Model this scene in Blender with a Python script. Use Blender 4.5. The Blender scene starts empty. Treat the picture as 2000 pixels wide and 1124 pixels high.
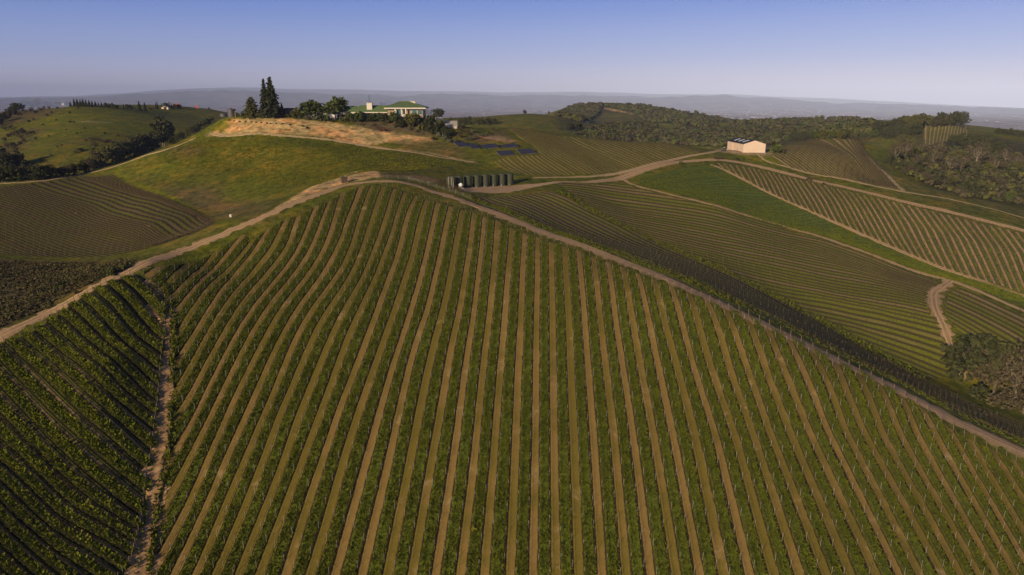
import bpy, math, random
import numpy as np
from mathutils import Vector
R = math.radians
SC = bpy.context.scene
COL = SC.collection

# ---------------------------------------------------------------- camera, sky, sun, exposure
F, PITCH, CZ = 1334.0, R(15.66), 120.0          # focal length in photo pixels (2000 wide), pitch down, camera height
SP, CP = math.sin(PITCH), math.cos(PITCH)
cam = bpy.data.objects.new('camera', bpy.data.cameras.new('camera'))
COL.objects.link(cam)
cam.location = (0, 0, CZ)
cam.rotation_euler = (R(90) - PITCH, 0, 0)
cam.data.sensor_width = 36.0
cam.data.lens = 36.0 * F / 2000.0
cam.data.clip_start = 1.0
cam.data.clip_end = 200000.0
SC.camera = cam

SUN_AZ, SUN_EL = R(217), R(15.5)                # clockwise from +Y (away from camera), elevation
W = bpy.data.worlds.new("World"); SC.world = W; W.use_nodes = True
nt = W.node_tree
sky = nt.nodes.new('ShaderNodeTexSky'); sky.sky_type = 'NISHITA'; sky.sun_disc = False
sky.sun_elevation = SUN_EL; sky.sun_rotation = SUN_AZ
sky.altitude = 300; sky.air_density = 1.0; sky.dust_density = 0.6; sky.ozone_density = 2.6
tc = nt.nodes.new('ShaderNodeTexCoord'); sx = nt.nodes.new('ShaderNodeSeparateXYZ'); nt.links.new(tc.outputs['Generated'], sx.inputs[0])
rp = nt.nodes.new('ShaderNodeValToRGB'); nt.links.new(sx.outputs[2], rp.inputs[0])      # tint of the evening sky by elevation
rp.color_ramp.elements[0].position = 0.0; rp.color_ramp.elements[0].color = (0.82, 0.71, 0.98, 1)
rp.color_ramp.elements[1].position = 0.24; rp.color_ramp.elements[1].color = (0.28, 0.30, 0.55, 1)
mx = nt.nodes.new('ShaderNodeMix'); mx.data_type = 'RGBA'; mx.blend_type = 'MULTIPLY'; mx.inputs[0].default_value = 1.0
nt.links.new(sky.outputs[0], mx.inputs[6]); nt.links.new(rp.outputs[0], mx.inputs[7]); 
r2 = nt.nodes.new('ShaderNodeValToRGB'); nt.links.new(sx.outputs[2], r2.inputs[0])       # even dusk gradient, mixed into the sky
r2.color_ramp.elements[0].position = 0.0; r2.color_ramp.elements[0].color = (0.92, 0.84, 1.0, 1)
r2.color_ramp.elements[1].position = 0.13; r2.color_ramp.elements[1].color = (0.14, 0.31, 0.93, 1)
e_ = r2.color_ramp.elements.new(0.05); e_.color = (0.47, 0.58, 1.0, 1); e_ = r2.color_ramp.elements.new(0.34); e_.color = (0.055, 0.10, 0.25, 1)  # last stop: unseen upper sky, darkened to cut the ambient light
sc_ = nt.nodes.new('ShaderNodeVectorMath'); sc_.operation = 'SCALE'; sc_.inputs['Scale'].default_value = 5.0; nt.links.new(r2.outputs[0], sc_.inputs[0])
m2_ = nt.nodes.new('ShaderNodeMix'); m2_.data_type = 'RGBA'; m2_.inputs[0].default_value = 0.75; nt.links.new(mx.outputs[2], m2_.inputs[6]); nt.links.new(sc_.outputs[0], m2_.inputs[7])
nt.links.new(m2_.outputs[2], nt.nodes['Background'].inputs[0])
nt.nodes['Background'].inputs[1].default_value = 0.115
sun = bpy.data.objects.new('sun', bpy.data.lights.new('sun', 'SUN')); COL.objects.link(sun)
sun.data.energy = 4.9; sun.data.angle = R(0.5); sun.data.color = (1.0, 0.79, 0.48)
sdir = Vector((math.sin(SUN_AZ) * math.cos(SUN_EL), math.cos(SUN_AZ) * math.cos(SUN_EL), math.sin(SUN_EL)))
sun.rotation_euler = sdir.to_track_quat('Z', 'Y').to_euler()
SC.view_settings.view_transform = 'Standard'; SC.view_settings.look = 'None'
SC.view_settings.exposure = 0.25; SC.view_settings.gamma = 1.0
SC.cycles.max_bounces = 4; SC.cycles.diffuse_bounces = 2; SC.cycles.glossy_bounces = 2
SC.cycles.transparent_max_bounces = 4; SC.cycles.volume_bounces = 0
SC.cycles.use_denoising = True

# ---------------------------------------------------------------- terrain: height field z = CZ + e(theta, ln r) * r
def ray(u, v):
    a, b = u - 1000.0, v - 562.0
    return np.array([a, CP * F - SP * b, -(SP * F + CP * b)]) / F      # per metre of depth

V = []   # visible ground points of the place: bearing / dip (as photo u, v) and distance
def col(u, *vw):
    for v, w in vw: V.append((u, v, w))
col(-260, (1124, 128), (930, 150), (769, 168), (677, 182), (600, 222), (510, 288), (420, 345), (348, 400))
col(0, (1124, 133), (1030, 141), (930, 152), (850, 162), (769, 172), (677, 185), (655, 188), (600, 224), (540, 264), (510, 289), (495, 304), (420, 345), (360, 388), (348, 400), (300, 650), (265, 760), (235, 880))
col(100, (1000, 147), (900, 156), (800, 168), (700, 182), (606, 203), (560, 238), (510, 287), (495, 301), (420, 346), (350, 402))
col(200, (1060, 142), (950, 153), (840, 163), (720, 177), (600, 202), (556, 214), (510, 275), (480, 300), (420, 343), (340, 412))
col(290, (1124, 139), (1000, 151), (900, 161), (780, 176), (660, 195), (560, 218), (515, 227), (485, 280), (440, 308), (400, 340), (340, 398), (300, 424))
col(335, (288, 428))
col(400, (1124, 139), (880, 164), (750, 182), (610, 207), (520, 237), (470, 251), (440, 293), (400, 332), (340, 378), (290, 415), (268, 432))
col(440, (262, 436), (232, 444), (228, 450))
col(500, (430, 265), (400, 312), (360, 350), (330, 376), (300, 400), (262, 426), (230, 446))
col(560, (500, 242), (262, 425), (240, 438), (228, 452))
col(600, (1124, 139), (880, 164), (750, 182), (610, 207), (475, 249), (386, 285), (366, 310), (330, 366), (300, 393))
col(700, (610, 207), (420, 270), (361, 303), (345, 322), (320, 366), (285, 412), (250, 434), (236, 448))
col(780, (880, 164), (475, 247), (356, 306), (340, 335), (300, 393), (262, 432), (236, 450))
col(850, (384, 293), (374, 306), (340, 350), (310, 386), (262, 434), (245, 447))
col(900, (610, 207), (392, 289), (378, 304), (366, 326), (350, 345), (318, 386), (270, 430), (252, 450))
col(960, (415, 273), (400, 296), (367, 331), (345, 358), (320, 393), (290, 420), (262, 452))
col(1000, (1124, 139), (1000, 151), (880, 164), (750, 182), (610, 206), (475, 246), (432, 264), (400, 297), (366, 336), (340, 366), (300, 410), (262, 460), (250, 482))
col(1100, (468, 249), (445, 278), (400, 308), (380, 318), (356, 346), (342, 366), (300, 414), (262, 474))
col(1150, (480, 245), (342, 366), (300, 415), (270, 472))
col(1200, (1124, 139), (880, 164), (750, 182), (610, 206), (505, 237), (478, 266), (440, 296), (400, 325), (350, 367), (330, 384), (280, 460))
col(1300, (545, 223), (532, 232), (508, 258), (487, 283), (440, 310), (378, 352), (330, 388), (310, 413), (280, 472))
col(1400, (1124, 139), (880, 164), (700, 190), (592, 211), (578, 221), (548, 250), (528, 272), (470, 306), (400, 346), (340, 387), (312, 412), (295, 446))
col(1452, (310, 420), (298, 430), (294, 462))
col(1500, (640, 202), (622, 214), (592, 246), (577, 262), (520, 290), (432, 343), (377, 374), (330, 404), (298, 432))
col(1550, (283, 472))
col(1600, (1124, 140), (880, 166), (690, 196), (670, 208), (642, 238), (630, 250), (560, 279), (465, 329), (420, 355), (358, 392), (335, 412), (285, 478), (272, 515))
col(1650, (268, 518))
col(1700, (735, 191), (720, 201), (692, 230), (682, 237), (640, 253), (560, 284), (500, 314), (465, 334), (385, 372), (345, 410), (310, 452), (285, 510))
col(1800, (1124, 144), (880, 171), (785, 186), (768, 196), (735, 221), (724, 228), (690, 238), (600, 265), (537, 300), (500, 316), (405, 358), (370, 396), (330, 470), (290, 570), (262, 690), (246, 730))
col(1850, (530, 302), (415, 352), (380, 386), (340, 455), (290, 580), (262, 690), (243, 770))
col(1900, (838, 181), (815, 194), (775, 216), (764, 221), (720, 231), (640, 251), (565, 285), (510, 308), (425, 346), (390, 384), (370, 420), (310, 545), (265, 730))
col(2000, (1124, 148), (882, 177), (858, 190), (815, 210), (790, 217), (700, 236), (610, 272), (580, 285), (450, 332), (410, 375), (330, 510), (280, 690))
col(2260, (1124, 158), (960, 172), (900, 206), (740, 236), (600, 284), (480, 330), (420, 380), (330, 520), (290, 690))
# wooded hills and the far ridge lines
col(-260, (300, 660), (240, 900)); col(80, (215, 900)); col(150, (290, 620), (250, 720), (222, 830), (208, 890)); col(250, (270, 690), (225, 860))
col(300, (260, 740), (212, 1200)); col(380, (236, 980), (222, 1080)); col(400, (213, 1160))
col(960, (230, 1050)); col(900, (229, 1150)); col(1040, (250, 860), (222, 1000)); col(1130, (250, 900), (206, 1700)); col(1200, (240, 1150), (207, 1750))
col(1250, (260, 980), (225, 1500)); col(1300, (250, 1150), (215, 1600)); col(1350, (262, 1000), (222, 1550)); col(1440, (262, 1000), (241, 1500))
col(1500, (262, 950), (239, 1500)); col(1600, (256, 950), (233, 1500)); col(1700, (252, 820), (238, 1150))
Hd = [(150, 590, 66), (0, 610, 72), (300, 620, 62), (400, 640, 55), (430, 520, 28), (560, 530, 24), (560, 660, 62), (700, 520, 22), (700, 660, 62), (840, 520, 28), (900, 540, 34), (900, 680, 72),
      (1000, 560, 32), (1000, 690, 62), (1150, 560, 42), (1150, 720, 76), (1300, 570, 50), (1300, 720, 92), (1450, 540, 42), (1450, 680, 84), (1600, 640, 52), (1600, 760, 74),
      (1850, 950, 70), (2000, 900, 80), (2260, 900, 80), (1150, 2500, 190), (1350, 2400, 200), (1600, 2300, 210), (1850, 2000, 190), (2100, 2000, 190), (900, 1900, 150), (600, 1600, 150), (400, 1800, 130), (200, 1700, 110), (0, 1600, 110), (-260, 1600, 110),
      (1000, 60, 106), (400, 60, 104), (1600, 60, 108), (-300, 60, 92), (2300, 60, 108)]
for u in (-300, 100, 500, 1000, 1500, 2000, 2300): Hd.append((u, 4500, 310))
SKYL = [(-300, 196), (-100, 192), (0, 190), (60, 187), (100, 191), (160, 189), (220, 184), (300, 178), (380, 175), (450, 170.5), (510, 173), (570, 178), (640, 175), (700, 179), (760, 178), (850, 181), (1000, 183), (1090, 182),
        (1150, 178), (1200, 184), (1300, 186), (1420, 187), (1510, 188), (1580, 193), (1680, 199), (1800, 203), (1900, 208), (2000, 212), (2150, 216), (2300, 218)]
FX = [-300, 0, 500, 1000, 1500, 2000, 2300]
F12 = [226, 224, 222, 224, 228, 237, 241]; F22 = [210, 207, 200, 204, 211, 224, 229]
pts = []
for u, v, w in V:
    p = ray(u, v) * w; r = math.hypot(p[0], p[1]); pts.append((math.atan2(p[0], p[1]), math.log(r), p[2] / r))
for u, r, d in Hd:
    t = ray(u, 250); pts.append((math.atan2(t[0], t[1]), math.log(r), -d / r))
def far(u, v, r):
    p = ray(u, v); pts.append((math.atan2(p[0], p[1]), math.log(r), p[2] / math.hypot(p[0], p[1])))
for u, a, b in zip(FX, F12, F22): far(u, a, 12000); far(u, b, 22000)
for u, v in SKYL: far(u, v, 42000); far(u, v + 14, 62000)
for u, v in SKYL[1::2]: far(u, v + (7 if u < 1300 else 5) + 2 * math.sin(u * .021), 27000); far(u, v + 14, 33000)
pts = np.array(pts)

def tps_fit(P, lam=2e-4):
    n = len(P); d2 = ((P[:, None, :2] - P[None, :, :2]) ** 2).sum(-1)
    K = 0.5 * d2 * np.log(d2 + 1e-12) + lam * np.eye(n)
    A = np.zeros((n + 3, n + 3)); A[:n, :n] = K
    Q = np.c_[np.ones(n), P[:, :2]]; A[:n, n:] = Q; A[n:, :n] = Q.T
    return np.linalg.solve(A, np.r_[P[:, 2], 0, 0, 0])
TW = tps_fit(pts)
NT = 820
TH = np.linspace(R(-53), R(53), NT)
LR = np.concatenate([np.arange(math.log(60), math.log(720), 0.0046), np.arange(math.log(720), math.log(3000), 0.010), np.arange(math.log(3000), math.log(62000), 0.0155)])
NR = len(LR)
def tps_eval(t, l):
    out = TW[-3] + TW[-2] * t + TW[-1] * l
    for i in range(len(pts)):
        d2 = (t - pts[i, 0]) ** 2 + (l - pts[i, 1]) ** 2
        out += TW[i] * 0.5 * d2 * np.log(d2 + 1e-12)
    return out
def _hash(ix, iy, s):
    h = (ix.astype(np.int64) * 374761393 + iy.astype(np.int64) * 668265263 + s * 1274126177) & 0x7fffffff
    h = ((h ^ (h >> 13)) * 1274126177) & 0x7fffffff
    return ((h ^ (h >> 16)) & 0xffff) / 65535.0
def vnoise(x, y, s=0):
    ix, iy = np.floor(x), np.floor(y); fx, fy = x - ix, y - iy
    fx = fx * fx * (3 - 2 * fx); fy = fy * fy * (3 - 2 * fy)
    a, b, c, d = _hash(ix, iy, s), _hash(ix + 1, iy, s), _hash(ix, iy + 1, s), _hash(ix + 1, iy + 1, s)
    return (a + (b - a) * fx) * (1 - fy) + (c + (d - c) * fx) * fy
def fbm(x, y, s=0, o=4):
    z = 0; a = 0.5
    for k in range(o): z = z + a * (vnoise(x * 2 ** k + 7.3 * k, y * 2 ** k - 3.1 * k, s + k) - 0.5); a *= 0.5
    return z
# coarse in r for speed, then interpolate to the full ring set
TT, LL = np.meshgrid(TH[::2], LR[::2], indexing='ij')
Ec = tps_eval(TT.ravel(), LL.ravel()).reshape(TT.shape)
E = np.empty((Ec.shape[0], NR))
for i in range(Ec.shape[0]): E[i] = np.interp(LR, LR[::2], Ec[i])
E = np.array([np.interp(TH, TH[::2], E[:, j]) for j in range(NR)]).T
RR = np.exp(LR)
GX = np.sin(TH)[:, None] * RR[None, :]; GY = np.cos(TH)[:, None] * RR[None, :]
far_w = np.clip((LR - math.log(650)) / 0.9, 0, 1)[None, :]
E = E + far_w * 0.006 * fbm(TH[:, None] * 14 + 0 * LR[None, :], LR[None, :] * 9 + 0 * TH[:, None], 3, 5) * np.clip((math.log(60000) - LR) / 0.4, 0.25, 1)[None, :]
near_n = 0.9 * fbm(GX / 26, GY / 26, 11, 3) + 0.22 * fbm(GX / 3.1, GY / 3.1, 15, 2)
E = E + near_n / RR[None, :] * np.clip((math.log(900) - LR) / 0.5, 0, 1)[None, :]
mt = np.clip((LR - math.log(14000)) / 0.5, 0, 1) * np.clip((math.log(41000) - LR) / 0.25, 0, 1)
E = E + mt[None, :] * 0.0042 * (0.5 - 2 * np.abs(fbm(TH[:, None] * 26 + 0 * LR[None, :], LR[None, :] * 7 + TH[:, None] * 5, 8, 4)))
GZ = CZ + E * RR[None, :]

def _grid_at(A, x, y):
    x = np.asarray(x, float); y = np.asarray(y, float)
    t = np.clip((np.arctan2(x, y) - TH[0]) / (TH[1] - TH[0]), 0, NT - 1.001); i = t.astype(int); ft = t - i
    l = np.log(np.hypot(x, y)); j = np.clip(np.searchsorted(LR, l) - 1, 0, NR - 2)
    fl = np.clip((np.exp(l) - RR[j]) / (RR[j + 1] - RR[j]), 0, 1)
    return (A[i, j] * (1 - ft) + A[i + 1, j] * ft) * (1 - fl) + (A[i, j + 1] * (1 - ft) + A[i + 1, j + 1] * ft) * fl
def height(x, y): return _grid_at(GZ, x, y)
def hit(u, v, rmin=62):
    """ground point that lies in the direction of photo pixel (u, v), as seen first beyond rmin"""
    p = ray(u, v); th = math.atan2(p[0], p[1]); e0 = p[2] / math.hypot(p[0], p[1])
    t = min(max((th - TH[0]) / (TH[1] - TH[0]), 0), NT - 1.001); i = int(t); ft = t - i
    e = E[i] * (1 - ft) + E[i + 1] * ft
    k = np.nonzero((e >= e0) & (RR >= rmin))[0]
    if len(k) == 0: j = NR - 1; r = RR[j]
    else:
        j = int(k[0])
        if j == 0 or RR[j - 1] < rmin: r = RR[j]
        else: r = RR[j - 1] + (RR[j] - RR[j - 1]) * min(max((e0 - e[j - 1]) / (e[j] - e[j - 1] + 1e-12), 0), 1)
    x, y = r * math.sin(th), r * math.cos(th)
    return np.array([x, y, float(height(x, y))])
def depth_of(p): return p[1] * CP - (p[2] - CZ) * SP
def proj(p):
    d = depth_of(p); return 1000 + F * p[0] / d, 562 + F * (-(p[2] - CZ) * CP - p[1] * SP) / d

# ---------------------------------------------------------------- materials
def mat(name, col=(0.5, 0.5, 0.5), rough=0.85, spec=0.2, noise=None, scale=1.0, metal=0.0, bump=0.0):
    """plain principled material; noise = second colour mixed in by world-space noise"""
    m = bpy.data.materials.new(name); m.use_nodes = True
    n = m.node_tree; b = n.nodes['Principled BSDF']
    b.inputs['Roughness'].default_value = rough; b.inputs['Metallic'].default_value = metal
    b.inputs['Specular IOR Level'].default_value = spec
    b.inputs['Base Color'].default_value = (*col, 1)
    if noise is not None:
        tc = n.nodes.new('ShaderNodeTexCoord'); t = n.nodes.new('ShaderNodeTexNoise')
        t.inputs['Scale'].default_value = scale; t.inputs['Detail'].default_value = 5; t.inputs['Roughness'].default_value = 0.65
        rp = n.nodes.new('ShaderNodeValToRGB'); rp.color_ramp.elements[0].position = 0.32; rp.color_ramp.elements[1].position = 0.68
        rp.color_ramp.elements[0].color = (*col, 1); rp.color_ramp.elements[1].color = (*noise, 1)
        n.links.new(tc.outputs['Object'], t.inputs['Vector']); n.links.new(t.outputs['Fac'], rp.inputs[0]); n.links.new(rp.outputs[0], b.inputs['Base Color'])
        if bump:
            bp = n.nodes.new('ShaderNodeBump'); bp.inputs['Strength'].default_value = bump; bp.inputs['Distance'].default_value = 0.1
            n.links.new(t.outputs['Fac'], bp.inputs['Height']); n.links.new(bp.outputs[0], b.inputs['Normal'])
    return m

class NB:
    """tiny node builder"""
    def __init__(s, m): s.t = m.node_tree; s.b = s.t.nodes['Principled BSDF']
    def n(s, kind, **kw):
        q = s.t.nodes.new(kind)
        for k, v in kw.items(): setattr(q, k, v)
        return q
    def l(s, a, b): s.t.links.new(a, b)
    def math(s, op, a, b=None, c=None):
        q = s.n('ShaderNodeMath', operation=op)
        for i, x in enumerate((a, b, c)):
            if x is None: continue
            if isinstance(x, (int, float)): q.inputs[i].default_value = x
            else: s.l(x, q.inputs[i])
        return q.outputs[0]
    def noise(s, vec, scale, detail=4, rough=0.6):
        q = s.n('ShaderNodeTexNoise'); q.inputs['Scale'].default_value = scale; q.inputs['Detail'].default_value = detail; q.inputs['Roughness'].default_value = rough
        s.l(vec, q.inputs['Vector']); return q.outputs['Fac']
    def step(s, x, a, b):
        q = s.n('ShaderNodeMapRange'); q.clamp = True; q.interpolation_type = 'SMOOTHSTEP'
        s.l(x, q.inputs['Value']); q.inputs['From Min'].default_value = a; q.inputs['From Max'].default_value = b; return q.outputs[0]
    def mix(s, f, a, b):
        q = s.n('ShaderNodeMix', data_type='RGBA')
        if isinstance(f, (int, float)): q.inputs[0].default_value = f
        else: s.l(f, q.inputs[0])
        for i, x in ((6, a), (7, b)):
            if isinstance(x, tuple): q.inputs[i].default_value = (*x, 1)
            else: s.l(x, q.inputs[i])
        return q.outputs[2]
    def bump(s, h, dist, strength=1.0):
        q = s.n('ShaderNodeBump'); q.inputs['Distance'].default_value = dist; q.inputs['Strength'].default_value = strength
        s.l(h, q.inputs['Height']); s.l(q.outputs[0], s.b.inputs['Normal'])

def terrain_mat():
    m = mat('ground_cover', rough=0.95, spec=0.05); k = NB(m)
    at = k.n('ShaderNodeVertexColor', layer_name='Col'); pos = k.n('ShaderNodeNewGeometry').outputs['Position']
    a = k.noise(pos, 0.9, 6, 0.7); d = k.noise(pos, 0.28, 5, 0.75); b = k.noise(pos, 0.07, 4, 0.6); c = k.noise(pos, 0.012, 3, 0.5)
    f = k.math('MULTIPLY', k.math('ADD', a, 0.5), k.math('ADD', b, 0.5))
    f = k.math('MULTIPLY', f, k.math('ADD', k.math('MULTIPLY', c, 0.5), 0.75)); f = k.math('MULTIPLY', f, k.math('ADD', k.math('MULTIPLY', k.step(d, 0.30, 0.62), 0.6), 0.52))
    v = k.n('ShaderNodeVectorMath', operation='SCALE'); k.l(at.outputs[0], v.inputs[0]); k.l(f, v.inputs['Scale'])
    dry = k.n('ShaderNodeVectorMath', operation='MULTIPLY'); k.l(v.outputs[0], dry.inputs[0]); dry.inputs[1].default_value = (1.35, 1.0, 0.95)
    k.l(k.mix(k.step(b, 0.45, 0.65), v.outputs[0], dry.outputs[0]), k.b.inputs['Base Color'])
    k.bump(k.math('ADD', a, d), 0.4, 0.9)
    return m

def soil_mat(name, alt, brown, olive, green, dark, light=(0.30, 0.20, 0.11), bare_p=0.5, g0=0.27):
    """vineyard floor. UV.x counts alleys along the block, UV.y metres along the row. alt: every second alley is mown to earth"""
    m = mat(name, rough=0.95, spec=0.05); k = NB(m)
    uv = k.n('ShaderNodeUVMap', uv_map='rows'); sx = k.n('ShaderNodeSeparateXYZ'); k.l(uv.outputs[0], sx.inputs[0])
    pos = k.n('ShaderNodeNewGeometry').outputs['Position']
    n1 = k.noise(pos, 1.1, 5, 0.7); n2 = k.noise(pos, 0.16, 4, 0.6); n3 = k.noise(pos, 3.5, 3, 0.6)
    u = k.math('ADD', sx.outputs[0], 0.5); fl = k.math('FLOOR', u); sg = k.math('SUBTRACT', k.math('SUBTRACT', u, fl), 0.5); fr = k.math('ABSOLUTE', sg)
    fr = k.math('ADD', fr, k.math('ADD', k.math('MULTIPLY', k.math('SUBTRACT', n1, 0.5), 0.13), k.math('MULTIPLY', k.math('SUBTRACT', n2, 0.5), 0.09)))
    wn = k.n('ShaderNodeTexWhiteNoise', noise_dimensions='1D'); k.l(fl, wn.inputs['W'])
    fr = k.math('ADD', fr, k.math('MULTIPLY', k.math('SUBTRACT', wn.outputs[0], 0.4), 0.06))
    cv = k.n('ShaderNodeCombineXYZ'); k.l(k.math('MULTIPLY', fl, 7.31), cv.inputs[0]); k.l(k.math('MULTIPLY', sx.outputs[1], 0.035), cv.inputs[1])
    n4 = k.noise(cv.outputs[0], 1.0, 4, 0.6)
    bare = k.step(k.math('ADD', k.math('ADD', n4, k.math('MULTIPLY', k.math('SUBTRACT', wn.outputs[0], 0.5), 0.35)), k.math('MULTIPLY', k.math('SUBTRACT', n2, 0.5), 0.5)), bare_p - 0.12, bare_p + 0.14)
    earth = k.mix(bare, olive, brown)
    earth = k.mix(k.step(n2, 0.60, 0.75), earth, light)
    gr = k.mix(k.step(n1, 0.35, 0.65), green, tuple(x * 1.5 for x in green))
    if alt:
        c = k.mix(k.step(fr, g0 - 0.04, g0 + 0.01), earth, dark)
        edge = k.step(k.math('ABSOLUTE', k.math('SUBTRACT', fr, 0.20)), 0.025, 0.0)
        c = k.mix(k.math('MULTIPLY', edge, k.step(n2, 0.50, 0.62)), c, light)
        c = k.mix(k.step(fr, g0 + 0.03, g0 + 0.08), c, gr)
        c = k.mix(k.step(k.math('ABSOLUTE', k.math('ADD', sg, 0.245)), 0.075, 0.045), c, tuple(x * .5 for x in dark))  # vine line and its shadow, painted dark into one edge of the alley
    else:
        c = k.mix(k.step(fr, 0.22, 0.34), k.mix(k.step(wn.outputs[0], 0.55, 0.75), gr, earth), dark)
    q = k.n('ShaderNodeVectorMath', operation='SCALE'); k.l(c, q.inputs[0]); k.l(k.math('ADD', k.math('MULTIPLY', n3, 0.7), 0.65), q.inputs['Scale'])
    k.l(q.outputs[0], k.b.inputs['Base Color']); k.bump(k.math('ADD', n1, k.math('MULTIPLY', n3, 0.5)), 0.15, 0.8)
    return m

def road_mat(name, c1, c2, rut, verge):
    """UV rows: x metres across from the middle, y metres along, so that ruts follow the road"""
    m = mat(name, rough=0.95, spec=0.04); k = NB(m); uv = k.n('ShaderNodeUVMap', uv_map='rows'); sx = k.n('ShaderNodeSeparateXYZ'); k.l(uv.outputs[0], sx.inputs[0])
    pos = k.n('ShaderNodeNewGeometry').outputs['Position']; n1 = k.noise(pos, 0.8, 5, 0.7); n2 = k.noise(pos, 0.16, 4, 0.6); n3 = k.noise(pos, 3.0, 3, 0.6)
    x = k.math('ADD', k.math('ABSOLUTE', sx.outputs[0]), k.math('MULTIPLY', k.math('SUBTRACT', n2, 0.5), 0.9))
    c = k.mix(k.step(n1, 0.35, 0.65), c1, c2)
    c = k.mix(k.math('MULTIPLY', k.step(k.math('ABSOLUTE', k.math('SUBTRACT', x, 0.85)), 0.38, 0.12), 0.8), c, rut)
    grass = k.math('MULTIPLY', k.step(x, 0.42, 0.15), k.step(n2, 0.42, 0.60))
    edge = k.math('MULTIPLY', k.step(x, 2.1, 2.8), k.step(n1, 0.38, 0.62))
    c = k.mix(k.math('MULTIPLY', k.math('MAXIMUM', grass, edge), 0.75), c, verge)
    q = k.n('ShaderNodeVectorMath', operation='SCALE'); k.l(c, q.inputs[0]); k.l(k.math('ADD', k.math('MULTIPLY', n3, 0.6), 0.7), q.inputs['Scale']); k.l(q.outputs[0], k.b.inputs['Base Color'])
    k.bump(k.math('ADD', n1, k.math('MULTIPLY', n3, 0.4)), 0.2, 0.9); return m
M_ROAD = road_mat('graded_dirt', (0.31, 0.205, 0.115), (0.40, 0.265, 0.15), (0.50, 0.34, 0.195), (0.17, 0.145, 0.05))
M_PAD = mat('pad_dirt', (0.33, 0.225, 0.13), 0.95, 0.05, (0.44, 0.30, 0.175), 0.3, bump=0.4)
M_ROAD2 = road_mat('pale_dirt', (0.32, 0.225, 0.125), (0.41, 0.29, 0.165), (0.52, 0.38, 0.23), (0.16, 0.145, 0.045))
M_GULLY = mat('gully_clay', (0.22, 0.13, 0.060), 0.95, 0.05, (0.50, 0.31, 0.155), 0.55, bump=0.9)
M_METAL = mat('galvanised', (0.30, 0.28, 0.26), 0.6, 0.3, metal=0.2)
M_WOODP = mat('weathered_post', (0.12, 0.09, 0.065), 0.9, 0.1, (0.20, 0.155, 0.115), 3.0)
M_VINE = mat('vine_wood', (0.045, 0.030, 0.022), 0.9, 0.05, (0.085, 0.058, 0.04), 2.0)
M_VINE2 = mat('vine_canes', (0.060, 0.042, 0.026), 0.9, 0.05, (0.075, 0.065, 0.030), 1.0)
M_COVER = mat('cover_crop_leaf', (0.076, 0.098, 0.006), 0.8, 0.08, (0.132, 0.140, 0.010), 0.35)
M_COVER2 = mat('cover_crop_dark', (0.068, 0.092, 0.010), 0.75, 0.12, (0.115, 0.128, 0.014), 0.4)
M_DRY = mat('dry_scrub', (0.062, 0.064, 0.018), 0.9, 0.05, (0.105, 0.084, 0.044), 0.22)
M_COVER3 = mat('cover_crop_tall', (0.125, 0.150, 0.010), 0.8, 0.08, (0.185, 0.195, 0.016), 0.4)

# ---------------------------------------------------------------- object helpers
def tag(o, label=None, cat=None, group=None, kind=None):
    if label: o['label'] = label
    if cat: o['category'] = cat
    if group: o['group'] = group
    if kind: o['kind'] = kind
    return o
def mesh_obj(name, v, f, m, parent=None, smooth=False):
    me = bpy.data.meshes.new(name); v = np.asarray(v, np.float32)
    if isinstance(f, np.ndarray):
        k = f.shape[1]; me.vertices.add(len(v)); me.vertices.foreach_set('co', v.ravel())
        me.loops.add(f.size); me.loops.foreach_set('vertex_index', f.astype(np.int32).ravel())
        me.polygons.add(len(f)); me.polygons.foreach_set('loop_start', np.arange(0, f.size, k, dtype=np.int32))
        me.update(calc_edges=True)
    else:
        me.from_pydata(v.tolist(), [], f); me.update()
    for x in (m if isinstance(m, (list, tuple)) else [m]): me.materials.append(x)
    if smooth: me.shade_smooth()
    o = bpy.data.objects.new(name, me); COL.objects.link(o)
    if parent is not None: o.parent = parent
    return o
def empty(name, loc, rz=0.0):
    o = bpy.data.objects.new(name, None); COL.objects.link(o); o.location = loc; o.rotation_euler = (0, 0, rz); return o

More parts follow.
